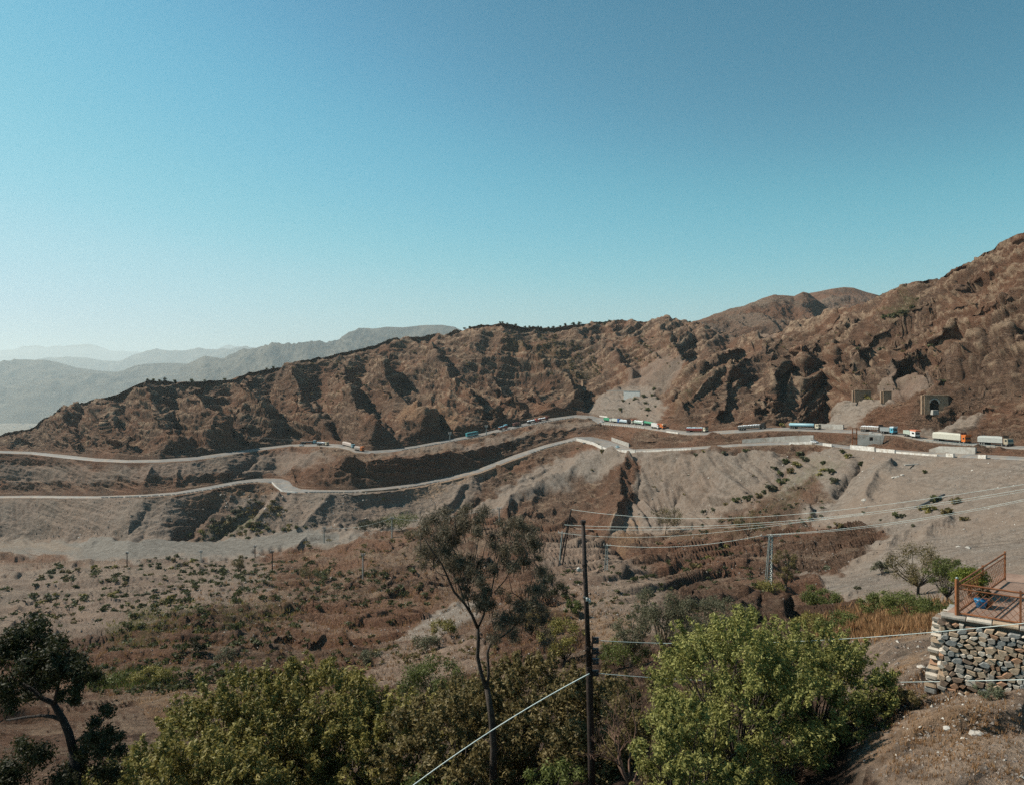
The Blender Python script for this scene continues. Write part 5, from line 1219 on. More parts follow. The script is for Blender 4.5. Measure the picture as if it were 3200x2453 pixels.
for i, x in enumerate(list(np.linspace(1876, 1912, 6)) + list(np.linspace(1918, 2010, 17))):
    p = rpt(x, 0, 'U', -.6)
    if blk is None:
        mb = MB(); mb.box((0, 0, .35), (1.5, .5, 1.0)); blk = mb.build('parapet_block', M_white, bevel=.05); o = blk
    else: o = blk.copy(); COL.objects.link(o)
    o.location = p; o.rotation_euler = (0, 0, -.9)
    tag(o, 'white parapet block below the queue of trucks at the bend', 'parapet block', 'white blocks edging the bend with the trucks')
kst = None
for i, x in enumerate(list(np.linspace(1260, 1560, 44)) + list(np.linspace(1570, 1790, 30))):
    p = rpt(x + R.uniform(-2, 2), 0, 'U', -.5)
    if kst is None:
        mb = MB(); mb.box((0, 0, .22), (1.9, .5, .6)); kst = mb.build('kerb_stone', M_conc, bevel=.05); o = kst
    else: o = kst.copy(); COL.objects.link(o)
    o.location = p; o.rotation_euler = (0, 0, .4 + R.uniform(-.1, .1))
    tag(o, 'pale kerb stone on the upper road ' + ('left of the teal bus' if x < 1455 else 'right of the teal bus' if x < 1560 else 'before the pass'), 'kerb stone', 'kerb stones along the upper road')

for x in list(np.linspace(960, 1120, 20)) + list(np.linspace(1255, 1370, 16)) + list(np.linspace(1660, 1790, 20)) + list(np.linspace(320, 800, 40)):
    o = kst.copy(); COL.objects.link(o); o.location = rpt(x + R.uniform(-3, 3), 0, 'L', -.5); o.rotation_euler = (0, 0, .3 + R.uniform(-.15, .15))
    tag(o, 'pale kerb stone on the lower road ' + ('left of the pale curved kerb' if x < 830 else 'right of the pale curved kerb' if x < 1130 else 'under the cliff' if x < 1400 else 'left of the zigzag bend'), 'kerb stone', 'kerb stones along the lower road')

# guard rail below the cream tanker
root = empty('guard_rail', rpt(2905, 0, 'U', -.5)); tag(root, 'steel guard rail in front of the big cream tanker at far right', 'guard rail')
b0 = root.location; pts = [rpt(x, 0, 'U', -.5) for x in np.linspace(2885, 3110, 16)]
mb = MB(); mb.tube([q - b0 + Vector((0, 0, .65)) for q in pts], .11, 6); mb.build('rail', M_steel, root)
pb = MB(); pb.box((0, 0, .25), (.14, .14, .9)); pm0 = None
for q in pts[::1]:
    if pm0 is None: pm0 = pb.build('post', M_steel, root); o = pm0
    else: o = pm0.copy(); COL.objects.link(o); o.parent = root
    o.location = q - b0

def block_at(px0, px1, py0, py1, D_):
    a = at(px0, py1, D_); b = at(px1, py0, D_); return a, b
def pt_pick(px, py, lo, hi): return find(px, py=py, band_rng=(lo, hi))

# ruined concrete wall with an opening
a, b = block_at(2684, 2755, 1358, 1389, rpt(2715, 1, 'L').y + 2.5)
root = empty('ruined_concrete_wall', a + Vector(((b.x - a.x) / 2, 0, 0)), -.6); tag(root, 'ruined sloping concrete wall with a square opening between the two roads', 'wall')
W = b.x - a.x; Hh = b.z - a.z
mb = MB(); 
for (x0, x1, z0, z1) in ((-.5, -.02, 0, 1), (-.02, .12, 0, .42), (-.02, .12, .84, 1.0), (.12, .42, 0, 1.0)):
    mb.box(((x0 + x1) / 2 * W, 0, (z0 + z1) / 2 * Hh - .25), ((x1 - x0) * W, 1.1, (z1 - z0) * Hh + (.5 if z0 == 0 else 0)))
mb.prism([(.42 * W, -.4), (.46 * W, -.4), (.58 * W, Hh), (.42 * W, Hh)], -.55, .55)
mb.build('wall', M_conc, root, bevel=.06)
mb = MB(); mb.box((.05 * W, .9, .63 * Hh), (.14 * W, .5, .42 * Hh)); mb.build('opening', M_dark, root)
mb = MB(); mb.box((.02 * W, .1, Hh + .55), (.12 * W, 1.3, 1.5)); mb.box((.28 * W, .1, Hh + .22), (.4 * W, 1.25, .75)); mb.build('coping', M_white, root, bevel=.05)

# stone portals on the hill above the trucks
def portal(px0, px1, py0, py1, D_, label, arch=None, depth=3.4, rz=None, wing=True):
    rz = -math.atan((px0 + px1 - 2 * CX) / 2 / F) + .14
    a, b = block_at(px0, px1, py0, py1, D_); W = b.x - a.x; Hh = b.z - a.z
    root = empty('stone_portal', a + Vector((W / 2, 0, 0)), rz); tag(root, label, 'portal')
    mb = MB()
    if arch:
        cx, w, h = arch[0] * W, arch[1] * W, arch[2] * Hh
        L_ = -W / 2; Rr_ = W / 2; n = 12; pts = []
        for i in range(n + 1):
            an = math.pi * i / n; pts.append((cx - math.cos(an) * w / 2, h - w / 2 + math.sin(an) * w / 2))
        prof = [(L_, -2), (L_, Hh), (Rr_, Hh), (Rr_, -2), (cx + w / 2, -2)] + pts[::-1] + [(cx - w / 2, -2)]
        # as strips, so that each face stays convex
        xs_ = [cx - w / 2] + [p[0] for p in pts[1:-1]] + [cx + w / 2]; zs_ = [p[1] for p in pts]
        mb.box(((L_ + xs_[0]) / 2, 0, Hh / 2 - 1), (xs_[0] - L_, 1.4, Hh + 2)); mb.box(((Rr_ + xs_[-1]) / 2, 0, Hh / 2 - 1), (Rr_ - xs_[-1], 1.4, Hh + 2))
        for i in range(n):
            mb.prism([(xs_[i], zs_[i]), (xs_[i + 1], zs_[i + 1]), (xs_[i + 1], Hh), (xs_[i], Hh)], -.7, .7)
        mb.build('front_wall', M_tanw, root)
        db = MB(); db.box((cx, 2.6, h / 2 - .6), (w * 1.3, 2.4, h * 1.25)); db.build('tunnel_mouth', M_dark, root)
        tb_ = MB()
        for i in range(n): 
            x0, z0, x1, z1 = xs_[i], zs_[i], xs_[i + 1], zs_[i + 1]
            l = math.hypot(x1 - x0, z1 - z0); tb_.box(((x0 + x1) / 2 , -.78, (z0 + z1) / 2), (l * 1.02, .25, .55), ry=-math.atan2(z1 - z0, x1 - x0))
        tb_.build('arch_ring', M_conc, root)
    else:
        mb.box((0, 0, Hh / 2 - 1), (W, 1.4, Hh + 2)); mb.build('front_wall', M_tanw, root, bevel=.05)
    cb = MB(); cb.box((0, -.1, Hh + .2), (W + .5, 1.9, .4)); cb.build('coping', M_tanw, root, bevel=.04)
    if wing:
        wb = MB(); wb.box((-W / 2 - .5, depth / 2 + .4, Hh / 2 - 1), (1.0, depth, Hh + 2)); wb.build('side_wall', M_tanw, root, bevel=.05)
        wb = MB(); wb.box((W / 2 - .45, depth / 2 + .75, Hh / 2 - 1), (.9, depth, Hh + 1.9)); wb.build('side_wall', M_tanw, root, bevel=.05)
    return root
def hill_D(px, py): return pt_pick(px, py, 17, 19).y
portal(2673, 2719, 1221, 1246, hill_D(2695, 1246) - 1.0, 'square tan stone box wall farthest left above the grey scree')
portal(2761, 2784, 1224, 1248, hill_D(2772, 1248) - .8, 'small tan stone box wall in the middle above the grey scree')
portal(2893, 2958, 1236, 1282, hill_D(2925, 1281) - 1.5, 'tan stone tunnel portal with an arched dark mouth', arch=(-.08, .40, .78), depth=4)
p = at(2921, 1294, hill_D(2925, 1283) - 4.0); mb = MB(); mb.box((0, 0, .8), (2.9, 2.0, 2.2), taper=.85); o = mb.build('concrete_step', M_conc, bevel=.05); o.location = p; tag(o, 'small pale concrete ledge under the tunnel portal', 'ledge')
# white walled station in the pass
a, b = block_at(1947, 2001, 1223, 1244, hill_D(1972, 1242) - 1.0); W = b.x - a.x; Hh = b.z - a.z
root = empty('white_walled_platform', a + Vector((W / 2, 0, 0)), -.55); tag(root, 'white wall of the platform at the top of the grey embankment in the pass', 'wall')
mb = MB(); mb.box((0, .6, Hh / 2 - 1), (W, 1.2, Hh + 2)); mb.build('wall', mat('pale_rendered_wall', (.60, .59, .55), (.70, .69, .65), scale=.5), root, bevel=.05)
mb = MB(); mb.box((-W * .62, .9, Hh + .1), (W * 2.0, 1.2, .5)); mb.box((0, .6, Hh + .25), (W + .4, 1.6, .45)); mb.build('coping', M_conc, root, bevel=.04)
# lone pillbox
q = pt_pick(1825, 1213, 18, 19); a, b = block_at(1817, 1833, 1189, 1213, q.y - 2)
root = empty('stone_pillbox', Vector(((a.x + b.x) / 2, a.y, a.z)), .3); tag(root, 'small brown stone pillbox standing in the shaded valley of the pass', 'pillbox')
Wp = b.x - a.x; Hp = b.z - a.z
mb = MB(); mb.box((0, 0, Hp / 2 - 1), (Wp * .8, Wp * .8, Hp + 2)); mb.build('wall', M_tanw, root, bevel=.05)
mb = MB(); mb.box((0, 0, Hp + .15), (Wp * .95, Wp * .95, .5)); mb.build('roof', M_tanw, root, bevel=.05)
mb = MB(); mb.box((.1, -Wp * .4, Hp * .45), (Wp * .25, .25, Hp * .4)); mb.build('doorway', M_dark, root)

# blue roofed culvert and a fallen slab on the grey slope
q = pt_pick(2900, 1590, 9, 11); s = q.y / F
root = empty('blue_channel', q); tag(root, 'blue edged concrete channel among bushes on the right scree', 'channel')
P0 = at(2832, 1600, q.y + 6) - q; P1 = at(2952, 1544, q.y + 6) - q
d = P1 - P0; mb = MB(); n = 10
mb.tube([P0 + d * i / 9 for i in range(10)], .32, 6); mb.build('channel_edge', mat('dark_slate', (.03, .04, .045), (.06, .07, .075)), root)
mb = MB(); mb.box(tuple(P0 + d * .80 + Vector((0, -.3, -.7))), (3.0, .3, .9), ry=-math.atan2(d.z, d.x)); mb.build('blue_panel', mat('blue_painted_panel', (.05, .22, .30), (.09, .32, .40)), root)
mb = MB(); mb.box(tuple(P0 + d * .42 + Vector((0, -.2, -1.0))), (5.5, .3, 1.0), ry=-math.atan2(d.z, d.x)); mb.build('concrete_side', M_conc, root)
q = pt_pick(2855, 1452, 10, 12)
mb = MB(); mb.box((0, 0, .25), (60 * q.y / F, .8, .45)); o = mb.build('concrete_slab', M_conc, bevel=.04); o.location = q; o.rotation_euler = (0, -.05, .1); tag(o, 'long pale concrete slab lying on the slope under the lower road', 'slab')

# ---------------------------------------------------------------- vehicles
PM = {}
def paint(c, rough=.45):
    k = 'paint_%02x%02x%02x' % tuple(int(x * 255) for x in c)
    return mat(k, c, tuple(x * .8 for x in c), rough=rough, scale=1.5, spec=.4)
M_tyre = mat('tyre_rubber', (.012, .012, .012), (.025, .024, .022), rough=.9)
M_rim = mat('wheel_rim', (.16, .16, .15), (.25, .25, .24), rough=.5)
M_glass = mat('vehicle_glass', (.015, .022, .025), (.03, .04, .045), rough=.12, spec=.6)
M_chas = mat('chassis_steel', (.03, .02, .016), (.06, .04, .03))
CREAM, WHITE, ORANGE, RED, MAROON, BLUE, TEAL, GREENC, GREY, BROWN, PALEB, TAN = (.62,.56,.42), (.70,.70,.68), (.62,.17,.035), (.45,.07,.035), (.16,.03,.022), (.03,.12,.35), (.05,.28,.33), (.05,.26,.14), (.24,.23,.20), (.12,.06,.035), (.24,.42,.48), (.36,.27,.20)
wheel_me = {}
def wheels(root, xs_, w, r=.52):
    key = round(r, 2)
    for x in xs_:
        for sgn in (-1, 1):
            if key not in wheel_me:
                mb = MB(); mb.tube([(0, -.16, 0), (0, .16, 0)], r, 12); o = mb.build('wheel', M_tyre, root)
                rb = MB(); rb.tube([(0, -.18, 0), (0, .18, 0)], r * .5, 8); q = rb.build('rim', M_rim, o)
                wheel_me[key] = (o.data, q.data)
            else:
                o = link('wheel', wheel_me[key][0], None, root); q = link('rim', wheel_me[key][1], None, o)
            o.location = (x, sgn * (w / 2 - .18), r)
def cab(root, x, w, c, h=2.9, crown=None, L=2.1):
    mb = MB(); mb.prism([(x, .7), (x + L, .7), (x + L + .12, 1.5), (x + L - .1, h), (x, h)], -w / 2, w / 2)
    o = mb.build('cab', paint(c), root, bevel=.08)
    g = MB(); g.box((x + L + .04, 0, h * .72), (.08, w * .84, h * .26), ry=-.12); g.build('windscreen', M_glass, o)
    for sg in (-1, 1):
        g = MB(); g.box((x + L * .60, sg * (w / 2 + .012), h * .73), (L * .42, .05, h * .24)); g.build('side_window', M_glass, o)
    g = MB(); g.box((x + L + .1, 0, .72), (.25, w, .35)); g.build('bumper', M_chas, o)
    g = MB(); g.box((x + L + .12, w * .33, 1.05), (.06, .28, .2)); g.build('headlight', M_rim, o)
    g = MB(); g.box((x + L + .12, -w * .33, 1.05), (.06, .28, .2)); g.build('headlight', M_rim, o)
    if crown:
        g = MB(); g.prism([(x - .1, h), (x + L + .25, h), (x + L + .5, h + .75), (x - .1, h + .6)], -w / 2, w / 2); g.build('crown_board', paint(crown), root, bevel=.05)
def lumps(root, x0, x1, w, z, c=(.74, .76, .78), n=9, seed=0):
    rr = random.Random(seed); bm = bmesh.new()
    for i in range(n):
        t = (i + .5) / n; L = (x1 - x0) / n
        M = Matrix.Translation((x0 + (x1 - x0) * t, rr.uniform(-.15, .15), z)) @ Matrix.Diagonal((L * rr.uniform(.55, .75), w * .42, rr.uniform(.3, .6), 1))
        bmesh.ops.create_icosphere(bm, subdivisions=2, radius=1, matrix=M)
    me = bpy.data.meshes.new('load'); bm.to_mesh(me); bm.free()
    for p_ in me.polygons: p_.use_smooth = True
    link('load', me, paint(c, .35), root)
def truck(px0, px1, kind, body, cabc, label, t=.5, road_='U', face=1, h=3.3, crown=None, panel=None, load=None, cabl=2.1, w=2.5):
    A = rpt(px0, t, road_); B = rpt(px1, t, road_)
    if face < 0: A, B = B, A
    d = B - A; L = max(6.5, min(d.length, 19.5)); mid_ = (A + B) / 2; rz = math.atan2(d.y, d.x)
    root = empty('cargo_truck' if kind != 'tank' else 'tanker_truck', Vector((mid_.x, mid_.y, mid_.z)), rz)
    root.rotation_euler = (0, -math.asin(d.z / d.length), rz)
    tag(root, label, 'truck', 'trucks queuing along the upper road')
    x0 = -L / 2; xc = L / 2 - cabl - .2; gap = .5 if L > 11 else .15; x1 = xc - gap
    mb = MB(); mb.box(((x0 + xc + 1.5) / 2, 0, .98), (xc - x0 + 1.2, 1.1, .28)); mb.build('chassis', M_chas, root)
    if kind == 'tank':
        n = 14; prof = [(math.cos(2 * math.pi * i / n) * w / 2, 1.25 + (h - 1.3) / 2 + math.sin(2 * math.pi * i / n) * (h - 1.3) / 2) for i in range(n)]
        V = []; 
        for xx, k in ((x0, .82), (x0 + .25, 1), (x1 - .25, 1), (x1, .82)):
            cz = 1.25 + (h - 1.3) / 2
            V += [(xx, p_[0] * k, cz + (p_[1] - cz) * k) for p_ in prof]
        Fc = [tuple(range(n)), tuple(range(4 * n - 1, 3 * n - 1, -1))]
        for r_ in range(3):
            for i in range(n): Fc.append((r_ * n + (i + 1) % n, r_ * n + i, (r_ + 1) * n + i, (r_ + 1) * n + (i + 1) % n))
        mb = MB(); mb.add(V, Fc); mb.build('tank', paint(body, .35), root, smooth=True)
        mb = MB()
        for xx in np.arange(x0 + 1.2, x1 - .6, 2.1): mb.box((xx, 0, 1.25), (.25, w * .95, .5))
        mb.build('tank_cradle', M_chas, root)
        mb = MB(); mb.box(((x0 + x1) / 2, 0, h + .02), ((x1 - x0) * .8, .5, .1)); mb.build('walkway', M_rim, root)
    elif kind == 'tarp':
        prof = [(-w / 2, 1.15), (w / 2, 1.15), (w / 2, h - .7), (w * .33, h - .12), (0, h), (-w * .33, h - .12), (-w / 2, h - .7)]
        V = []; ns = 6; rr = random.Random(int(px0))
        for i in range(ns + 1):
            xx = x0 + (x1 - x0) * i / ns; k = 1 if 0 < i < ns else .97
            V += [(xx, p_[0] * k, p_[1] - (0 if j < 2 else rr.uniform(0, .14) + (.15 if i in (0, ns) else 0))) for j, p_ in enumerate(prof)]
        n = len(prof); Fc = [tuple(range(n)), tuple(range((ns + 1) * n - 1, ns * n - 1, -1))]
        for r_ in range(ns):
            for i in range(n): Fc.append((r_ * n + (i + 1) % n, r_ * n + i, (r_ + 1) * n + i, (r_ + 1) * n + (i + 1) % n))
        mb = MB(); mb.add(V, Fc); mb.build('tarpaulin', paint(body, .8), root)
    elif kind == 'box':
        mb = MB(); mb.box(((x0 + x1) / 2, 0, (1.15 + h) / 2), (x1 - x0, w, h - 1.15)); mb.build('cargo_box', paint(body), root, bevel=.05)
    elif kind == 'open':
        mb = MB(); hh = 1.15 + (h - 1.15) * .62
        mb.box(((x0 + x1) / 2, 0, 1.2), (x1 - x0, w, .15))
        for sg in (-1, 1): mb.box(((x0 + x1) / 2, sg * (w / 2 - .05), (1.15 + hh) / 2), (x1 - x0, .1, hh - 1.15))
        mb.box((x0 + .05, 0, (1.15 + hh) / 2), (.1, w - .21, hh - 1.15)); mb.box((x1 - .05, 0, (1.15 + hh) / 2), (.1, w - .21, hh - 1.15)); mb.build('cargo_bed', paint(body), root)
        rb = MB()
        for xx in np.linspace(x0 + .1, x1 - .1, 9): rb.box((xx, -w / 2 - .04, (1.15 + hh) / 2), (.1, .07, hh - 1.1)); rb.box((xx, w / 2 + .04, (1.15 + hh) / 2), (.1, .07, hh - 1.1))
        rb.build('stakes', M_chas, root)
        lumps(root, x0 + .2, x1 - .2, w, hh, load or (.74, .78, .82), 9, int(px0))
    if panel:
        mb = MB(); mb.box((x1 + .06, 0, (1.2 + h + .35) / 2), (.14, w, h + .35 - 1.2)); mb.build('headboard', paint(panel), root, bevel=.03)
        mb = MB(); mb.box((x1 - .02 + .3, 0, (1.2 + h + .1) / 2), (.4, w * .9, h - 1.3)); mb.build('headboard_frame', paint(panel), root)
    cab(root, xc, w, cabc, 2.9, crown, cabl)
    wx = [xc + 1.3] + ([xc - .9] if L > 11 else []) + [x0 + 1.0, x0 + 2.25] + ([x0 + 3.5] if L > 13 else [])
    wheels(root, wx, w)
    return root
# left of the pass
truck(941, 989, 'open', (.06, .045, .04), PALEB, 'long dark loaded truck with a pale cab, farthest left on the upper road', t=.75, h=2.4, load=(.10, .08, .07))
truck(993, 1025, 'tank', (.20, .24, .27), CREAM, 'dull blue tanker with a cream cab second from left on the upper road', t=.3, h=2.9)
truck(1072, 1108, 'tarp', (.44, .37, .33), PALEB, 'pale tarped truck with a light blue cab at the left bend', t=.75, h=3.5, panel=BROWN)
truck(1110, 1135, 'tarp', (.46, .38, .33), ORANGE, 'small orange truck with a tan tarp rounding the left bend', t=.4, h=3.4, crown=ORANGE)
truck(1560, 1584, 'open', (.26, .10, .06), RED, 'reddish brown truck with a blue top right of the teal bus', t=.5, h=3.4, load=(.10, .30, .42), crown=(.12, .36, .46))
truck(1605, 1627, 'box', (.14, .065, .05), BROWN, 'dull brown truck between the reddish truck and the white topped tankers', t=.5, h=3.2)
truck(1649, 1680, 'open', (.10, .10, .10), RED, 'white topped truck with a red cab left of the last one before the pass', t=.5, h=3.0, load=(.80, .86, .88))
truck(1682, 1712, 'open', (.22, .05, .04), MAROON, 'dark red truck with a white top, nearest to the pass', t=.5, h=3.0, load=(.80, .86, .88))
# the queue in the bend
truck(1890, 1913, 'box', GREENC, WHITE, 'green truck with a white cab at the head of the queue in the bend', t=.45, h=3.2, panel=(.02, .02, .02))
truck(1915, 1938, 'box', (.48, .52, .48), BLUE, 'pale box truck with a bright blue cab in the bend', t=.42, h=3.3, crown=BLUE)
truck(1937, 1968, 'open', (.45, .55, .60), (.04, .03, .03), 'truck heaped with white sacks and a black cab in the bend', t=.45, h=3.3, panel=(.03, .02, .02), load=(.78, .82, .85))
truck(1962, 1981, 'box', (.03, .025, .025), (.50, .48, .38), 'short dark truck with a cream and red front in the bend', t=.5, h=3.0, crown=RED)
truck(1981, 2018, 'open', (.38, .50, .42), WHITE, 'pale green truck with a white load and a white cab in the bend', t=.55, h=3.4, load=(.78, .82, .82), crown=WHITE)
truck(2015, 2046, 'tank', GREENC, (.52, .60, .52), 'green tanker with a pale green cab behind the white and red truck', t=.6, h=3.2)
truck(2040, 2062, 'box', (.60, .60, .58), WHITE, 'white truck with a red crown facing the camera in the bend', t=.35, h=3.6, crown=RED)
truck(2060, 2077, 'box', (.50, .14, .04), ORANGE, 'orange truck with a cream crown right of the white and red one', t=.5, h=3.4, crown=CREAM)
# right of the bend
truck(2133, 2226, 'open', MAROON, CREAM, 'long dark red truck with a blue rim, white load and cream cab', t=.5, h=3.4, panel=(.05, .03, .025), load=(.42, .62, .70), crown=(.10, .05, .04))
truck(2308, 2394, 'open', (.13, .12, .11), (.02, .018, .016), 'long grey truck with white load and black cab in the shade of the cutting', t=.55, h=3.3, load=(.70, .73, .75), crown=(.02, .018, .016))
truck(2469, 2563, 'tank', PALEB, CREAM, 'long pale blue tanker with a brown headboard and cream cab', t=.55, h=3.2, panel=(.06, .04, .035))
truck(2693, 2766, 'open', (.26, .22, .19), (.03, .025, .022), 'long brown grey truck with heaped white load behind the ruined wall', t=.6, h=3.3, load=(.76, .78, .80), panel=(.03, .02, .02))
truck(2757, 2799, 'box', (.25, .27, .27), (.10, .38, .50), 'grey truck with a bright blue cab right of the ruined wall', t=.25, h=3.0, crown=(.60, .68, .72))
truck(2829, 2868, 'box', (.42, .47, .40), WHITE, 'white truck with a salmon red roof and pale green box', t=.3, h=2.7, crown=(.62, .22, .13), cabl=3.4)
truck(2906, 3046, 'tarp', (.46, .45, .38), ORANGE, 'biggest cream truck with a brown headboard and bright orange cab', t=.4, h=4.0, panel=(.13, .055, .04), crown=ORANGE, w=2.7)
truck(3064, 3160, 'tarp', (.33, .34, .32), (.35, .30, .22), 'grey tarped truck cut by the right edge of the photo', t=.45, h=3.7, panel=BROWN)

# teal bus
A = rpt(1455, .5, 'U'); B = rpt(1496, .5, 'U'); d = B - A
root = empty('bus', (A + B) / 2, math.atan2(d.y, d.x)); root.rotation_euler = (0, -math.asin(d.z / d.length), math.atan2(d.y, d.x)); tag(root, 'teal bus alone on the upper road between the left bend and the pass', 'bus')
L = min(d.length, 11.0)
mb = MB(); mb.prism([(-L / 2, .5), (L / 2, .5), (L / 2 + .1, 1.6), (L / 2 - .25, 3.3), (-L / 2 + .1, 3.3)], -1.25, 1.25); body = mb.build('body', paint((.05, .26, .30)), root, bevel=.1)
mb = MB(); mb.box((0, 0, 1.35), (L * .99, 2.56, .35)); mb.build('stripe', paint((.35, .62, .60)), root)
mb = MB(); mb.box((0, 0, 3.38), (L * .8, 1.9, .18)); mb.build('roof_rack', paint((.12, .34, .36)), root)
wn_ = None
for i in range(7):
    for sg in (-1, 1):
        if wn_ is None: mb = MB(); mb.box((0, 0, 0), (L * .105, .06, .75)); wn_ = mb.build('side_window', M_glass, root); o = wn_
        else: o = wn_.copy(); COL.objects.link(o); o.parent = root
        o.location = (-L * .40 + i * L * .133, sg * 1.26, 2.35)
mb = MB(); mb.box((L / 2 - .03, 0, 2.4), (.08, 2.1, 1.1), ry=-.16); mb.build('windscreen', M_glass, root)
wheels(root, [-L * .3, L * .33], 2.45)

def car(px, which, t, c, label, face=1, Lc=4.3):
    A = rpt(px - 5, t, which); B = rpt(px + 5, t, which); d = (B - A) * face
    root = empty('car', (A + B) / 2, math.atan2(d.y, d.x)); root.rotation_euler = (0, -math.asin(d.z / d.length), math.atan2(d.y, d.x)); tag(root, label, 'car')
    mb = MB(); mb.prism([(-Lc/2, .3), (Lc/2, .3), (Lc/2, .75), (Lc*.28, .92), (-Lc*.42, .95), (-Lc/2, .85)], -.83, .83); mb.build('body', paint(c, .3), root, bevel=.06)
    mb = MB(); mb.prism([(-Lc*.38, .93), (Lc*.26, .93), (Lc*.10, 1.42), (-Lc*.28, 1.45)], -.72, .72); mb.build('windows', M_glass, root, bevel=.04)
    mb = MB(); mb.box((-Lc*.09, 0, 1.46), (Lc*.36, 1.36, .06)); mb.build('roof', paint(c, .3), root)
    wheels(root, [-Lc*.3, Lc*.3], 1.75, .31)
car(1930, 'L', .45, (.45, .62, .68), 'pale blue car on the grey bend beside the lowest white parapet')
car(2545, 'L', .3, (.66, .68, .70), 'white car on the lower road at the end of the white parapet')
car(1881, 'U', .25, (.70, .70, .70), 'small white car at the left end of the queue in the bend')
car(942, 'U', .15, (.52, .60, .62), 'pale car beside the long dark truck at far left')

# ---------------------------------------------------------------- poles and power lines of the middle distance
def pole(px, yt, yb, w, m, label, name='utility_pole', D_=None, arm=0, px_top=None, lo=0, hi=99, cat='utility pole', lattice=False):
    q = pt_pick(px, yb, lo, hi) if D_ is None else find(px, D_)
    s = q.y / F; root = empty(name, q); tag(root, label, cat)
    top = at(px_top if px_top is not None else px, yt, q.y) - q
    if lattice:
        for sx, sy in ((-1, -1), (1, -1), (1, 1), (-1, 1)):
            mb = MB(); o_ = Vector((sx, sy, 0)); mb.tube([o_ * w * s * .7 + Vector((0, 0, -.8)), top + o_ * w * s * .35], w * s * .12, 5); mb.build('leg', m, root)
        n = 12
        for i in range(n):
            t0, t1 = i / n, (i + 1) / n; k0, k1 = .7 - .35 * t0, .7 - .35 * t1; mb = MB()
            for (a_, b_) in (((-1, -1), (1, -1)), ((1, -1), (1, 1)), ((1, 1), (-1, 1)), ((-1, 1), (-1, -1))):
                mb.tube([top * t0 + Vector((a_[0], a_[1], 0)) * w * s * k0, top * t1 + Vector((b_[0], b_[1], 0)) * w * s * k1], w * s * .08, 4)
            mb.build('brace', m, root)
    else:
        mb = MB(); mb.tube([Vector((0, 0, -.8)), top * .5, top], [w * s * .55, w * s * .5, w * s * .42], 7); mb.build('shaft', m, root)
    if arm:
        mb = MB(); mb.box(tuple(top + Vector((0, 0, -2 * s))), (arm * s, 2.2 * s, 2.2 * s)); ca = mb.build('crossarm', m, root)
        for k in (-.45, 0, .45):
            mb = MB(); mb.tube([top + Vector((k * arm * s, 0, -1 * s)), top + Vector((k * arm * s, 0, 4 * s))], 1.3 * s, 6); mb.build('insulator', M_white, root)
    return root
pole(2401, 1672, 1826, 12, M_steel, 'steel lattice pylon standing on the brown bank at right', name='lattice_pylon', arm=66, px_top=2409, lattice=True, lo=0, hi=11)
pole(1893, 1702, 1777, 7, M_steel, 'pale steel pole just right of the tall metal pole', arm=22, px_top=1897, lo=0, hi=10, lattice=True)
pole(1748, 1662, 1762, 5, M_steel, 'pale greenish pole beside the leaning dark twin pole', arm=26, px_top=1757, lo=0, hi=9)
dq = pt_pick(1750, 1764, 0, 9)
root = empty('leaning_twin_pole', dq); tag(root, 'dark leaning twin legged pole left of the tall metal pole', 'utility pole')
for x0_, dy in ((1744, 0), (1756, 1.2)):
    mb = MB(); mb.tube([at(x0_, 1775, dq.y + dy) - dq, at(1785, 1590, dq.y) - dq], [.26, .2], 7); mb.build('leg', M_pole, root)
mb = MB(); mb.tube([at(1762, 1640, dq.y - .4) - dq, at(1798, 1650, dq.y + .5) - dq], .16, 6); mb.build('crossarm', M_pole, root)
pole(1560, 1587, 1640, 4, M_steel, 'thin pale pole with stays behind the forked tree crown', arm=14, lo=8, hi=11)
pole(1225, 1617, 1678, 4, M_steel, 'pale pole by the dark bushes at the foot of the scree', arm=12, lo=6, hi=9)
pole(1013, 1648, 1697, 3.5, M_steel, 'pale pole above the dry river bed left of centre', arm=10, lo=6, hi=9)
pole(1134, 1732, 1814, 4.5, M_conc, 'pale pole on the brown bank left of centre', arm=12, lo=0, hi=8)
pole(851, 1722, 1790, 3.5, M_pole, 'dark pole on the bank left of the brown rocks', arm=10, lo=0, hi=8)
pole(797, 1706, 1745, 3, M_pole, 'thin dark pole beside the lone riverside tree', arm=8, lo=0, hi=8)
pole(628, 1722, 1756, 2.6, M_steel, 'thin pale pole in the dotted flat by the river bed', arm=8, lo=0, hi=8)
pole(397, 1726, 1775, 3, M_pole, 'leftmost thin dark pole on the dotted flat', arm=8, lo=0, hi=8)
pole(1406, 1354, 1382, 2.4, M_steel, 'pole at the roadside left of the teal bus', arm=8, D_=rpt(1406, 0, 'U', -1).y)
pole(1520, 1332, 1360, 2.4, M_steel, 'pole at the roadside right of the teal bus', arm=8, D_=rpt(1520, 0, 'U', -1).y)
pole(3069, 1345, 1382, 2.4, M_pole, 'thin dark pole behind the orange cab at far right', arm=0, D_=rpt(3069, 1, 'U', 2).y)
q = pt_pick(2670, 1392, 11, 14); s = q.y / F
root = empty('h_frame_pylon', q); tag(root, 'brown H shaped frame pole by the roads left of the ruined wall', 'utility pole')
for x_ in (2664, 2677):
    mb = MB(); mb.tube([at(x_, 1396, q.y) - q, at(x_, 1337, q.y) - q], 1.6 * s, 6); mb.build('leg', M_rust, root)
for y_ in (1338, 1352, 1368):
    mb = MB(); mb.tube([at(2662, y_, q.y) - q, at(2679, y_, q.y) - q], 1.1 * s, 5); mb.build('crossbar', M_rust, root)

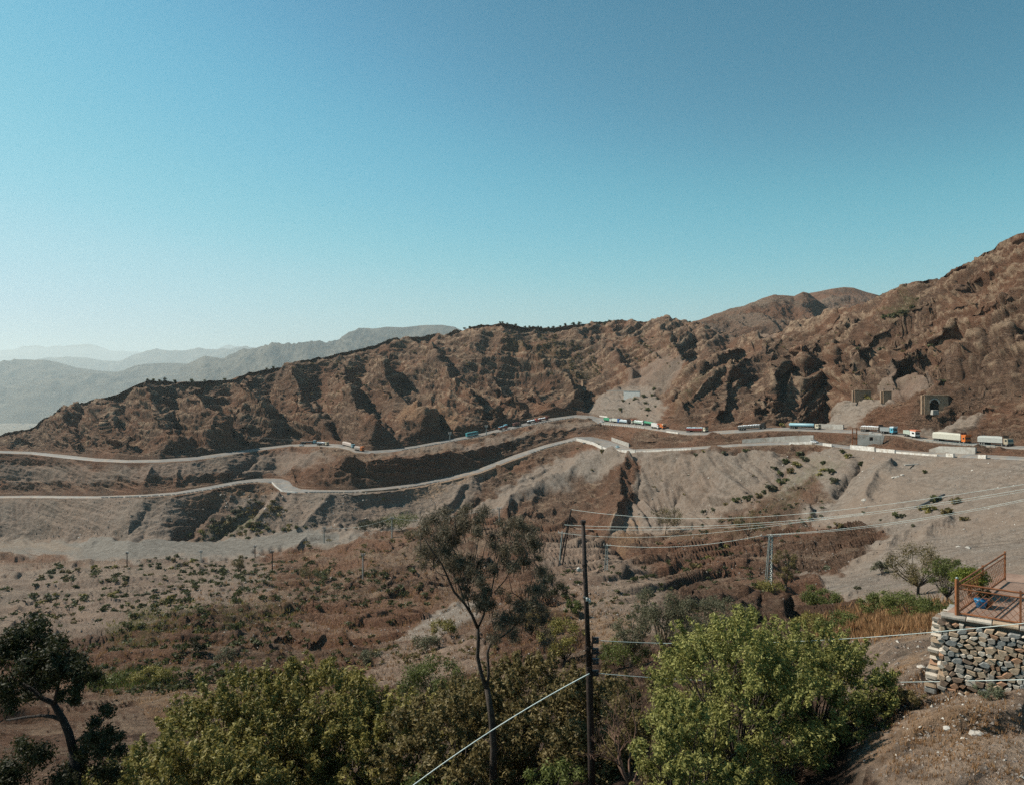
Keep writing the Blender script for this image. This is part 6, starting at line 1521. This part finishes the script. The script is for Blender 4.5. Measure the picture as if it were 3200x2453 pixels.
def wire(name, pts, r, m, label, deg=3, n=60, group=None, x_end=None):
    P = np.array(pts, float); x = P[:, 0]; dg = min(deg, len(P) - 1)
    xs_ = np.linspace(x[0], x[-1], n); xm, sc_ = x.mean(), (np.ptp(x) / 2)
    py = np.polyval(np.polyfit((x - xm) / sc_, P[:, 1], dg), (xs_ - xm) / sc_)
    iD = np.interp(xs_, x, 1 / P[:, 2]); dd = 1 / iD
    mb = MB(); mb.tube([at(a, b, c) for a, b, c in zip(xs_, py, dd)], [r * .62 * c / F for c in dd] if r >= .5 else r, 5)
    return tag(mb.build(name, m, smooth=True), label, 'cable', group)
Dp = dq.y; Dr = 70.0
gw = 'power cables crossing the right hand slopes'
wire('power_cable', [(1785,1590,Dp),(2000,1616,Dp*.85),(2250,1619,Dp*.72),(2500,1602,Dp*.62),(2800,1572,Dp*.52),(3095,1530,Dp*.46),(3300,1497,Dp*.42)], .75, M_wire, 'topmost pale power cable from the leaning twin pole to the right', group=gw)
wire('power_cable', [(1762,1638,Dp),(1990,1648,Dp*.86),(2250,1640,Dp*.72),(2500,1621,Dp*.62),(2800,1592,Dp*.52),(3095,1545,Dp*.46),(3300,1510,Dp*.42)], .75, M_wire, 'second pale power cable from the top, from the leaning twin pole', group=gw)
wire('power_cable', [(1795,1651,Dp),(1990,1655,Dp*.86),(2250,1648,Dp*.72),(2500,1628,Dp*.62),(2800,1597,Dp*.52),(3095,1551,Dp*.46),(3300,1518,Dp*.42)], .6, M_wire, 'thin cable just under the second one from the leaning twin pole', group=gw)
wire('power_cable', [(1745,1664,Dp),(1900,1674,Dp*.9),(2090,1676,Dp*.8),(2280,1660,Dp*.7),(2480,1632,Dp*.62),(2700,1606,Dp*.55)], .6, M_wire, 'cable from the pale greenish pole dipping in the middle', group=gw)
Dl = pt_pick(2401, 1826, 0, 11).y; Dm = pt_pick(1893, 1777, 0, 10).y
wire('power_cable', [(1897,1702,Dm),(2010,1709,Dm*.9),(2130,1706,(Dm+Dl)/2),(2270,1692,Dl*1.1),(2380,1672,Dl)], .8, M_wire, 'pale cable between the pale steel pole and the lattice pylon', group=gw)
for k, dy in enumerate((0, 5)):
    wire('power_cable', [(2396 + 20 * k,1670,Dl),(2500,1663+dy*.6,Dl*.9),(2743,1638+dy,Dl*.7),(2921,1613+dy,Dl*.6),(3095,1580+dy,Dl*.5),(3300,1538+dy,Dl*.45)], .8 - .2 * k, M_wire, ('upper' if k == 0 else 'lower') + ' of the two cables from the lattice pylon to the right edge', group=gw)
for k, dy in enumerate((0, 12)):
    wire('power_cable', [(2650,1722+dy,75),(2780,1716+dy,70),(2960,1707+dy*.9,62),(3095,1694+dy*.8,56),(3300,1672+dy*.7,50)], .5, M_pole, ('upper' if k == 0 else 'lower') + ' of two thin dark cables over the rusty tree at right', group=gw)
De = pt_pick(1225, 1678, 6, 9).y; Df = pt_pick(1013, 1697, 6, 9).y; Dh = pt_pick(1560, 1640, 8, 11).y
wire('power_cable', [(1013,1648,Df),(1070,1650,Df),(1150,1640,De),(1225,1617,De)], .5, M_wire, 'thin cable between the two pale poles by the riverside bushes')
wire('power_cable', [(1225,1617,De),(1280,1624,De),(1330,1624,De),(1400,1614,Dh),(1480,1602,Dh),(1560,1589,Dh)], .6, M_wire, 'pale cable running behind the forked tree crown')
wire('power_cable', [(750,1360,600),(800,1366,602),(900,1373,604),(960,1374,604)], .6, M_conc, 'thin pale cable hanging along the cut bank at left', n=20)

# ---------------------------------------------------------------- tall metal pole and its cables
Dp0 = 23.5; base = find(1848, Dp0); s = Dp0 / F
root = empty('metal_pole', base); tag(root, 'tall dark metal pole in front, right of the forked tree', 'utility pole')
P = [Vector((0, 0, -.5)), at(1850, 2480, Dp0) - base, at(1847, 2330, Dp0) - base, at(1842, 2110, Dp0) - base, at(1841, 2100, Dp0) - base]
mb = MB(); mb.tube(P, [.125, .118, .112, .108, .108], 12); mb.build('lower_shaft', M_pole, root, smooth=True)
P = [at(1841, 2104, Dp0) - base, at(1833, 1900, Dp0) - base, at(1822, 1632, Dp0) - base]
mb = MB(); mb.tube(P, [.088, .078, .062], 12); mb.build('upper_shaft', M_pole, root, smooth=True)
mb = MB(); mb.tube([at(1822, 1633, Dp0) - base, at(1822, 1625, Dp0) - base], [.095, .09], 12); mb.build('cap', M_pole, root)
for y_, x_ in ((2098, 1842), (2022, 1838), (2085, 1841), (1866, 1831), (1765, 1827)):
    mb = MB(); mb.tube([at(x_ - .3, y_ + 4, Dp0) - base, at(x_, y_ - 4, Dp0) - base], .112 if y_ > 1900 else .092, 12); mb.build('clamp', M_pole, root)
mb = MB(); mb.box(tuple(at(1850, 2048, Dp0) - base), (.035, .06, 1.25), ry=.04); rack = mb.build('insulator_rack', M_pole, root)
M_ins = mat('brown_black_porcelain', (.03, .028, .03), (.06, .058, .06), rough=.25)
sp = None
for y_ in (2000, 2033, 2066, 2102):
    c = at(1861, y_, Dp0) - base
    mb = MB(); mb.tube([c + Vector((-.05, 0, -.07)), c + Vector((-.05, 0, .07))], .045, 8)
    mb.tube([c + Vector((.05, 0, -.085)), c + Vector((.05, 0, -.03)), c + Vector((.05, 0, 0)), c + Vector((.05, 0, .03)), c + Vector((.05, 0, .085))], [.055, .065, .04, .065, .055], 10)
    mb.box(tuple(c + Vector((0, 0, .09))), (.2, .04, .02)); mb.box(tuple(c + Vector((0, 0, -.09))), (.2, .04, .02)); mb.build('spool_insulator', M_ins, root)
mb = MB(); mb.box(tuple(at(1834, 1868, Dp0 - .1) - base), (.22, .05, .04), ry=.3); mb.build('bracket', M_steel, root)
for x_, y_ in ((1834, 1872), (1842, 1876)):
    c = at(x_, y_, Dp0 - .12) - base
    mb = MB(); mb.tube([c + Vector((0, 0, .06)), c + Vector((0, 0, .03)), c, c + Vector((.01, 0, -.05))], [.02, .045, .035, .05], 10); mb.build('white_insulator', M_white, root, smooth=True)
c = at(1808, 1779, Dp0) - base
mb = MB(); mb.tube([c + Vector((0, 0, .075)), c + Vector((0, 0, .05)), c + Vector((0, 0, .02)), c + Vector((0, 0, -.02)), c + Vector((0, 0, -.05)), c + Vector((0, 0, -.07))], [.02, .052, .066, .066, .052, .02], 14); ib = mb.build('striped_insulator', M_white, root, smooth=True)
for dz in (.03, -.005, -.04):
    mb = MB(); mb.tube([c + Vector((0, 0, dz + .005)), c + Vector((0, 0, dz - .005))], .0685, 14); mb.build('groove', M_dark, ib)
mb = MB(); mb.tube([c + Vector((.03, 0, 0)), at(1820, 1783, Dp0) - base, at(1827, 1770, Dp0) - base], .014, 6); mb.build('insulator_arm', M_steel, root)
wire('service_cable', [(1868,2001,Dp0),(1900,2000,Dp0),(2050,2010,Dp0),(2200,2011.5,Dp0-.4),(2400,2006,Dp0-1),(2700,1990,Dp0-2),(2960,1971,Dp0-3.4),(3095,1958,Dp0-4.6),(3400,1925,Dp0-7)], .011, M_wire, 'upper pale cable sagging right from the insulator rack', deg=3, n=90)
wire('service_cable', [(1870,2102,Dp0),(1905,2106,Dp0),(2100,2122,Dp0),(2300,2130,Dp0-.4),(2500,2130,Dp0-1),(2700,2131,Dp0-2),(3000,2129,Dp0-3.4),(3400,2118,Dp0-7)], .011, M_wire, 'lower pale cable sagging right from the insulator rack', deg=3, n=90)
wire('stay_cable', [(1842,2109,Dp0),(1820,2112,Dp0-.1),(1700,2178,Dp0-1.5),(1600,2241,Dp0-3),(1445,2347,Dp0-5),(1250,2482,Dp0-7)], .012, M_wire, 'pale twisted cable slanting down left from the metal pole', deg=2, n=60)

# ---------------------------------------------------------------- stone terrace at the right edge
ZT_ = -6.80
A_ = Vector((11.95, 20.5, 0)); B_ = Vector((15.4, 18.1, 0)); C_ = Vector((20.5, 22.5, 0)); E_ = Vector((16.6, 24.9, 0))
gz0 = -9.1
root = empty('stone_terrace_wall', Vector((A_.x, A_.y, gz0))); o0 = root.location.copy()
tag(root, 'dry stone terrace wall of grey and tan stones at the right edge', 'wall')
M_mort = mat('shaded_mortar', (.10, .08, .062), (.17, .14, .11), scale=6, rough=1)
M_floor = mat('pinkish_terrace_floor', (.21, .135, .10), (.30, .20, .15), scale=1.5, rough=.95, bump=.02, bscale=9)
out = .12
def pgon(P, z0, z1):
    n = len(P); V = [(p.x, p.y, z0) for p in P] + [(p.x, p.y, z1) for p in P]
    return V, [tuple(range(n - 1, -1, -1)), tuple(range(n, 2 * n))] + [(k, (k + 1) % n, n + (k + 1) % n, n + k) for k in range(n)]
loc = [p - Vector((o0.x, o0.y, 0)) for p in (A_, B_, C_, E_)]
mb = MB(); mb.add(*pgon(loc, -1.2, ZT_ - gz0 - .06)); mb.build('core', M_mort, root)
cen = sum(loc, Vector()) / 4
mb = MB(); mb.add(*pgon([cen + (p - cen) * 1.0 for p in loc], ZT_ - gz0 - .058, ZT_ - gz0)); mb.build('floor', M_floor, root)
stone_m = [mat('stone_grey', (.22, .195, .165), (.35, .315, .27), scale=5, bump=.01), mat('stone_tan', (.33, .24, .16), (.46, .35, .25), scale=5, bump=.01), mat('stone_blue_grey', (.17, .17, .16), (.28, .285, .27), scale=5, bump=.01),
           mat('stone_rust', (.27, .15, .09), (.36, .22, .14), scale=5, bump=.01), mat('stone_pale', (.44, .38, .31), (.58, .52, .44), scale=5, bump=.01), mat('stone_brown', (.16, .11, .08), (.25, .18, .13), scale=5, bump=.01)]
sm = []
rr = random.Random(21)
for k in range(24):
    bm = bmesh.new(); pts = []
    n = rr.choice((4, 4, 5, 5, 6)); a0 = rr.uniform(0, 6)
    for i in range(n):
        an = a0 + 2 * math.pi * i / n + rr.uniform(-.38, .38)
        ca, sa = math.cos(an), math.sin(an); kk = 1 / max(abs(ca), abs(sa)) ** .8
        for (yy, q) in ((.5, 1.0), (-.32, .98), (-.5, .78)):
            bm.verts.new((ca * .5 * q * kk * rr.uniform(.9, 1.03), yy, sa * .5 * q * kk * rr.uniform(.9, 1.03)))
    r_ = bmesh.ops.convex_hull(bm, input=bm.verts)
    bmesh.ops.delete(bm, geom=[v for v in bm.verts if not v.link_faces], context='VERTS')
    me = bpy.data.meshes.new('stone'); bm.to_mesh(me); bm.free(); me.materials.append(stone_m[[0,1,1,4,4,5,1,0,3,1,4,2][k % 12]]); sm.append(me)
def face_stones(P0, P1, z0, z1, n_out, seed, batter=0.0):
    rr = random.Random(seed); d = P1 - P0; L = d.length; d = d / L; z = z0; cnt = 0
    while z < z1 - .05:
        h = min(rr.uniform(.12, .19), z1 - z); x = rr.uniform(-.1, .05)
        while x < L:
            w = rr.uniform(.12, .34); hh = h * rr.uniform(.75, 1.45)
            o = bpy.data.objects.new('stone', sm[rr.randrange(24)]); COL.objects.link(o); o.parent = root
            c = P0 + d * min(x + w / 2, L - .02) + n_out * (.03 + rr.uniform(0, .05) + batter * (z1 - z))
            o.location = Vector((c.x - o0.x, c.y - o0.y, z + h / 2 + rr.uniform(-.02, .02) - gz0))
            o.rotation_euler = (0, rr.uniform(-.45, .45), math.atan2(d.y, d.x)); o.scale = (w * .97, .30, hh * .97); cnt += 1
            x += w * rr.uniform(.80, .92)
        z += h * .84
    return cnt
nf = Vector((-(B_ - A_).y, (B_ - A_).x, 0)).normalized(); nf = -nf if nf.y > 0 else nf
c1 = face_stones(A_, B_, gz0 - .1, ZT_ - .1, nf, 1, .10)
nl = Vector((-(E_ - A_).y, (E_ - A_).x, 0)).normalized(); nl = -nl if nl.x > 0 else nl
d_ = (E_ - A_).normalized()
c2 = face_stones(A_, A_ + d_ * 1.6, gz0 - .1, ZT_ - .1, nl, 2, .10)
# coping of flat slabs
mb = MB(); dd = (B_ - A_); n = 7
for i in range(n):
    c = A_ + dd * ((i + .5) / n) - Vector((o0.x, o0.y, 0)) - nf * .06
    mb = MB(); mb.box((c.x, c.y, ZT_ - gz0 + .022 + .01 * (i % 3)), (dd.length / n * .97, .42, .07), rz=math.atan2(dd.y, dd.x)); mb.build('coping_stone', stone_m[(0, 4, 1)[i % 3]], root, bevel=.012)

# rusty railing: front run and side run meet at the corner post
cp = Vector((12.32, 20.38, ZT_ + .05)); fd = (B_ - A_).normalized(); sdv = (E_ - A_).normalized()
root2 = empty('rusty_railing', cp); tag(root2, 'rust orange iron railing with diamond mesh on the stone terrace', 'railing')
def rail(a, b, r, name, par=root2, m=M_rust):
    mb = MB(); mb.tube([a, b], r, 8); return mb.build(name, m, par)
Hr = .93
mb = MB(); mb.box((0, 0, Hr / 2 + .02), (.085, .085, Hr + .1)); mb.build('corner_post', M_rust, root2, bevel=.008)
mb = MB(); mb.tube([(0, 0, Hr + .07), (0, 0, Hr + .10), (0, 0, Hr + .13)], [.02, .045, .02], 10); mb.build('finial', M_steel, root2, smooth=True)
LF, LS = 2.9, 5.0
for L_, dv in ((LF, fd), (LS, sdv)):
    for z_, r_ in ((Hr - .06, .026), (Hr - .19, .018), (.07, .028)):
        rail(Vector((0, 0, z_)), dv * L_ + Vector((0, 0, z_)), r_, 'rail')
    for k in (1, 2):
        mb = MB(); mb.box(tuple(dv * L_ * k / 2 + Vector((0, 0, Hr / 2))), (.05, .05, Hr), rz=math.atan2(dv.y, dv.x)); mb.build('post', M_rust, root2)
    n = int(L_ / .17); mm = MB(); z0_, z1_ = .09, Hr - .2; hgt = z1_ - z0_
    for i in range(-6, n + 1):
        for sg in (1, -1):
            xa = i * .17; xb = xa + hgt * .85
            if sg < 0: xa, xb = xb, xa
            za_, zb_ = z0_, z1_
            # clip to the panel
            pa = [xa, za_]; pb_ = [xb, zb_]
            for lim in (0, L_):
                for u_, v_ in ((pa, pb_), (pb_, pa)):
                    if (lim == 0 and u_[0] < 0) or (lim > 0 and u_[0] > L_):
                        if abs(v_[0] - u_[0]) < 1e-6: continue
                        tt2 = (lim - u_[0]) / (v_[0] - u_[0]); u_[1] = u_[1] + (v_[1] - u_[1]) * tt2; u_[0] = lim
            if abs(pa[0] - pb_[0]) < .01 or pa[0] < 0 or pb_[0] < 0 or pa[0] > L_ or pb_[0] > L_: continue
            mm.tube([dv * pa[0] + Vector((0, 0, pa[1])), dv * pb_[0] + Vector((0, 0, pb_[1]))], .0055, 4, cap=False)
    o = mm.build('diamond_mesh', M_rust, root2); o['kind'] = 'stuff'

# potted plant and clipped bush on the terrace
pp = at(3065, 1915, 21.2); pp.z = ZT_
root3 = empty('potted_plant', pp); tag(root3, 'blue pot with a small plant behind the rusty railing', 'potted plant')
mb = MB(); mb.tube([(0, 0, 0), (0, 0, .03), (0, 0, .20), (0, 0, .24)], [.10, .12, .17, .175], 14); mb.build('pot', mat('blue_glazed_pot', (.02, .13, .28), (.03, .19, .36), rough=.3), root3, smooth=True)
mb = MB(); mb.tube([(.26, .1, 0), (.26, .1, .18), (.26, .1, .2)], [.10, .15, .155], 14); tp = mb.build('clay_pot', mat('terracotta', (.34, .12, .06), (.42, .17, .09)), root3, smooth=True)
link('leaves', leaves_mesh('leaves', [(0, 0, .42, .18), (.26, .1, .36, .16)], 260, .1, .35, .2, .5, shell=.1, seed=31), ML['dark'], root3)
pb2 = at(3030, 1838, 22.3); pb2.z = ZT_
root4 = empty('clipped_round_bush', pb2); tag(root4, 'round clipped yellow green bush on the terrace behind the railing', 'bush')
mb = MB(); mb.tube([(0, 0, 0), (0, 0, .5)], .05, 8); mb.build('stem', M_bark, root4)
link('crown', leaves_mesh('crown', [(0, 0, .56, .62), (.15, .05, .55, .52), (-.15, 0, .55, .52)], 6500, .055, .5, 0, .5, shell=.75, seed=32, squash=.62), ML['round'], root4)

# the town on the plain, far left
gt = 'houses of the distant town'
hm = []
for k, c in enumerate(((.62, .62, .58), (.45, .38, .32), (.34, .30, .27))):
    mb = MB(); mb.box((0, 0, .5), (1, 1, 1)); mb.box((.1, 0, 1.08), (1.05, 1.1, .16)); o = mb.build('house', mat('town_wall_%s' % ('pale', 'tan', 'grey')[k], c, tuple(x * .8 for x in c), scale=2)); hm.append(o)
used_ = [False] * 3
for i in range(44):
    px = R.uniform(-20, 255); py = R.uniform(1268, 1335)
    if py > 1300 + (140 - px) * .25 and px > 110: py = R.uniform(1266, 1292)
    D_ = 600 * F / (py - YH); k = R.randrange(3)
    o = hm[k] if not used_[k] else hm[k].copy()
    if used_[k]: COL.objects.link(o)
    used_[k] = True
    o.location = ((px - CX) / F * D_, D_, -600); w = D_ / F * R.uniform(3, 7); o.scale = (w, w * .8, w * .5); o.rotation_euler = (0, 0, R.uniform(-.4, .4))
    tag(o, 'tiny pale house of the town on the hazy plain at far left', 'house', gt)

# ---------------------------------------------------------------- the air
hb = MB(); hb.box((0, 30000, 235), (130000, 66000, 1735))
m = bpy.data.materials.new('haze_air'); m.use_nodes = True
nt = m.node_tree; nt.nodes.remove(nt.nodes['Principled BSDF'])
pv = nd(nt, 'ShaderNodeVolumePrincipled')
pv.inputs['Color'].default_value = (.76, .87, .90, 1)
pv.inputs['Density'].default_value = HAZE
pv.inputs['Anisotropy'].default_value = 0.3
nt.links.new(pv.outputs[0], nt.nodes['Material Output'].inputs['Volume'])
haze = hb.build('haze', m); tag(haze, 'pale blue haze filling the valley air', kind='stuff')
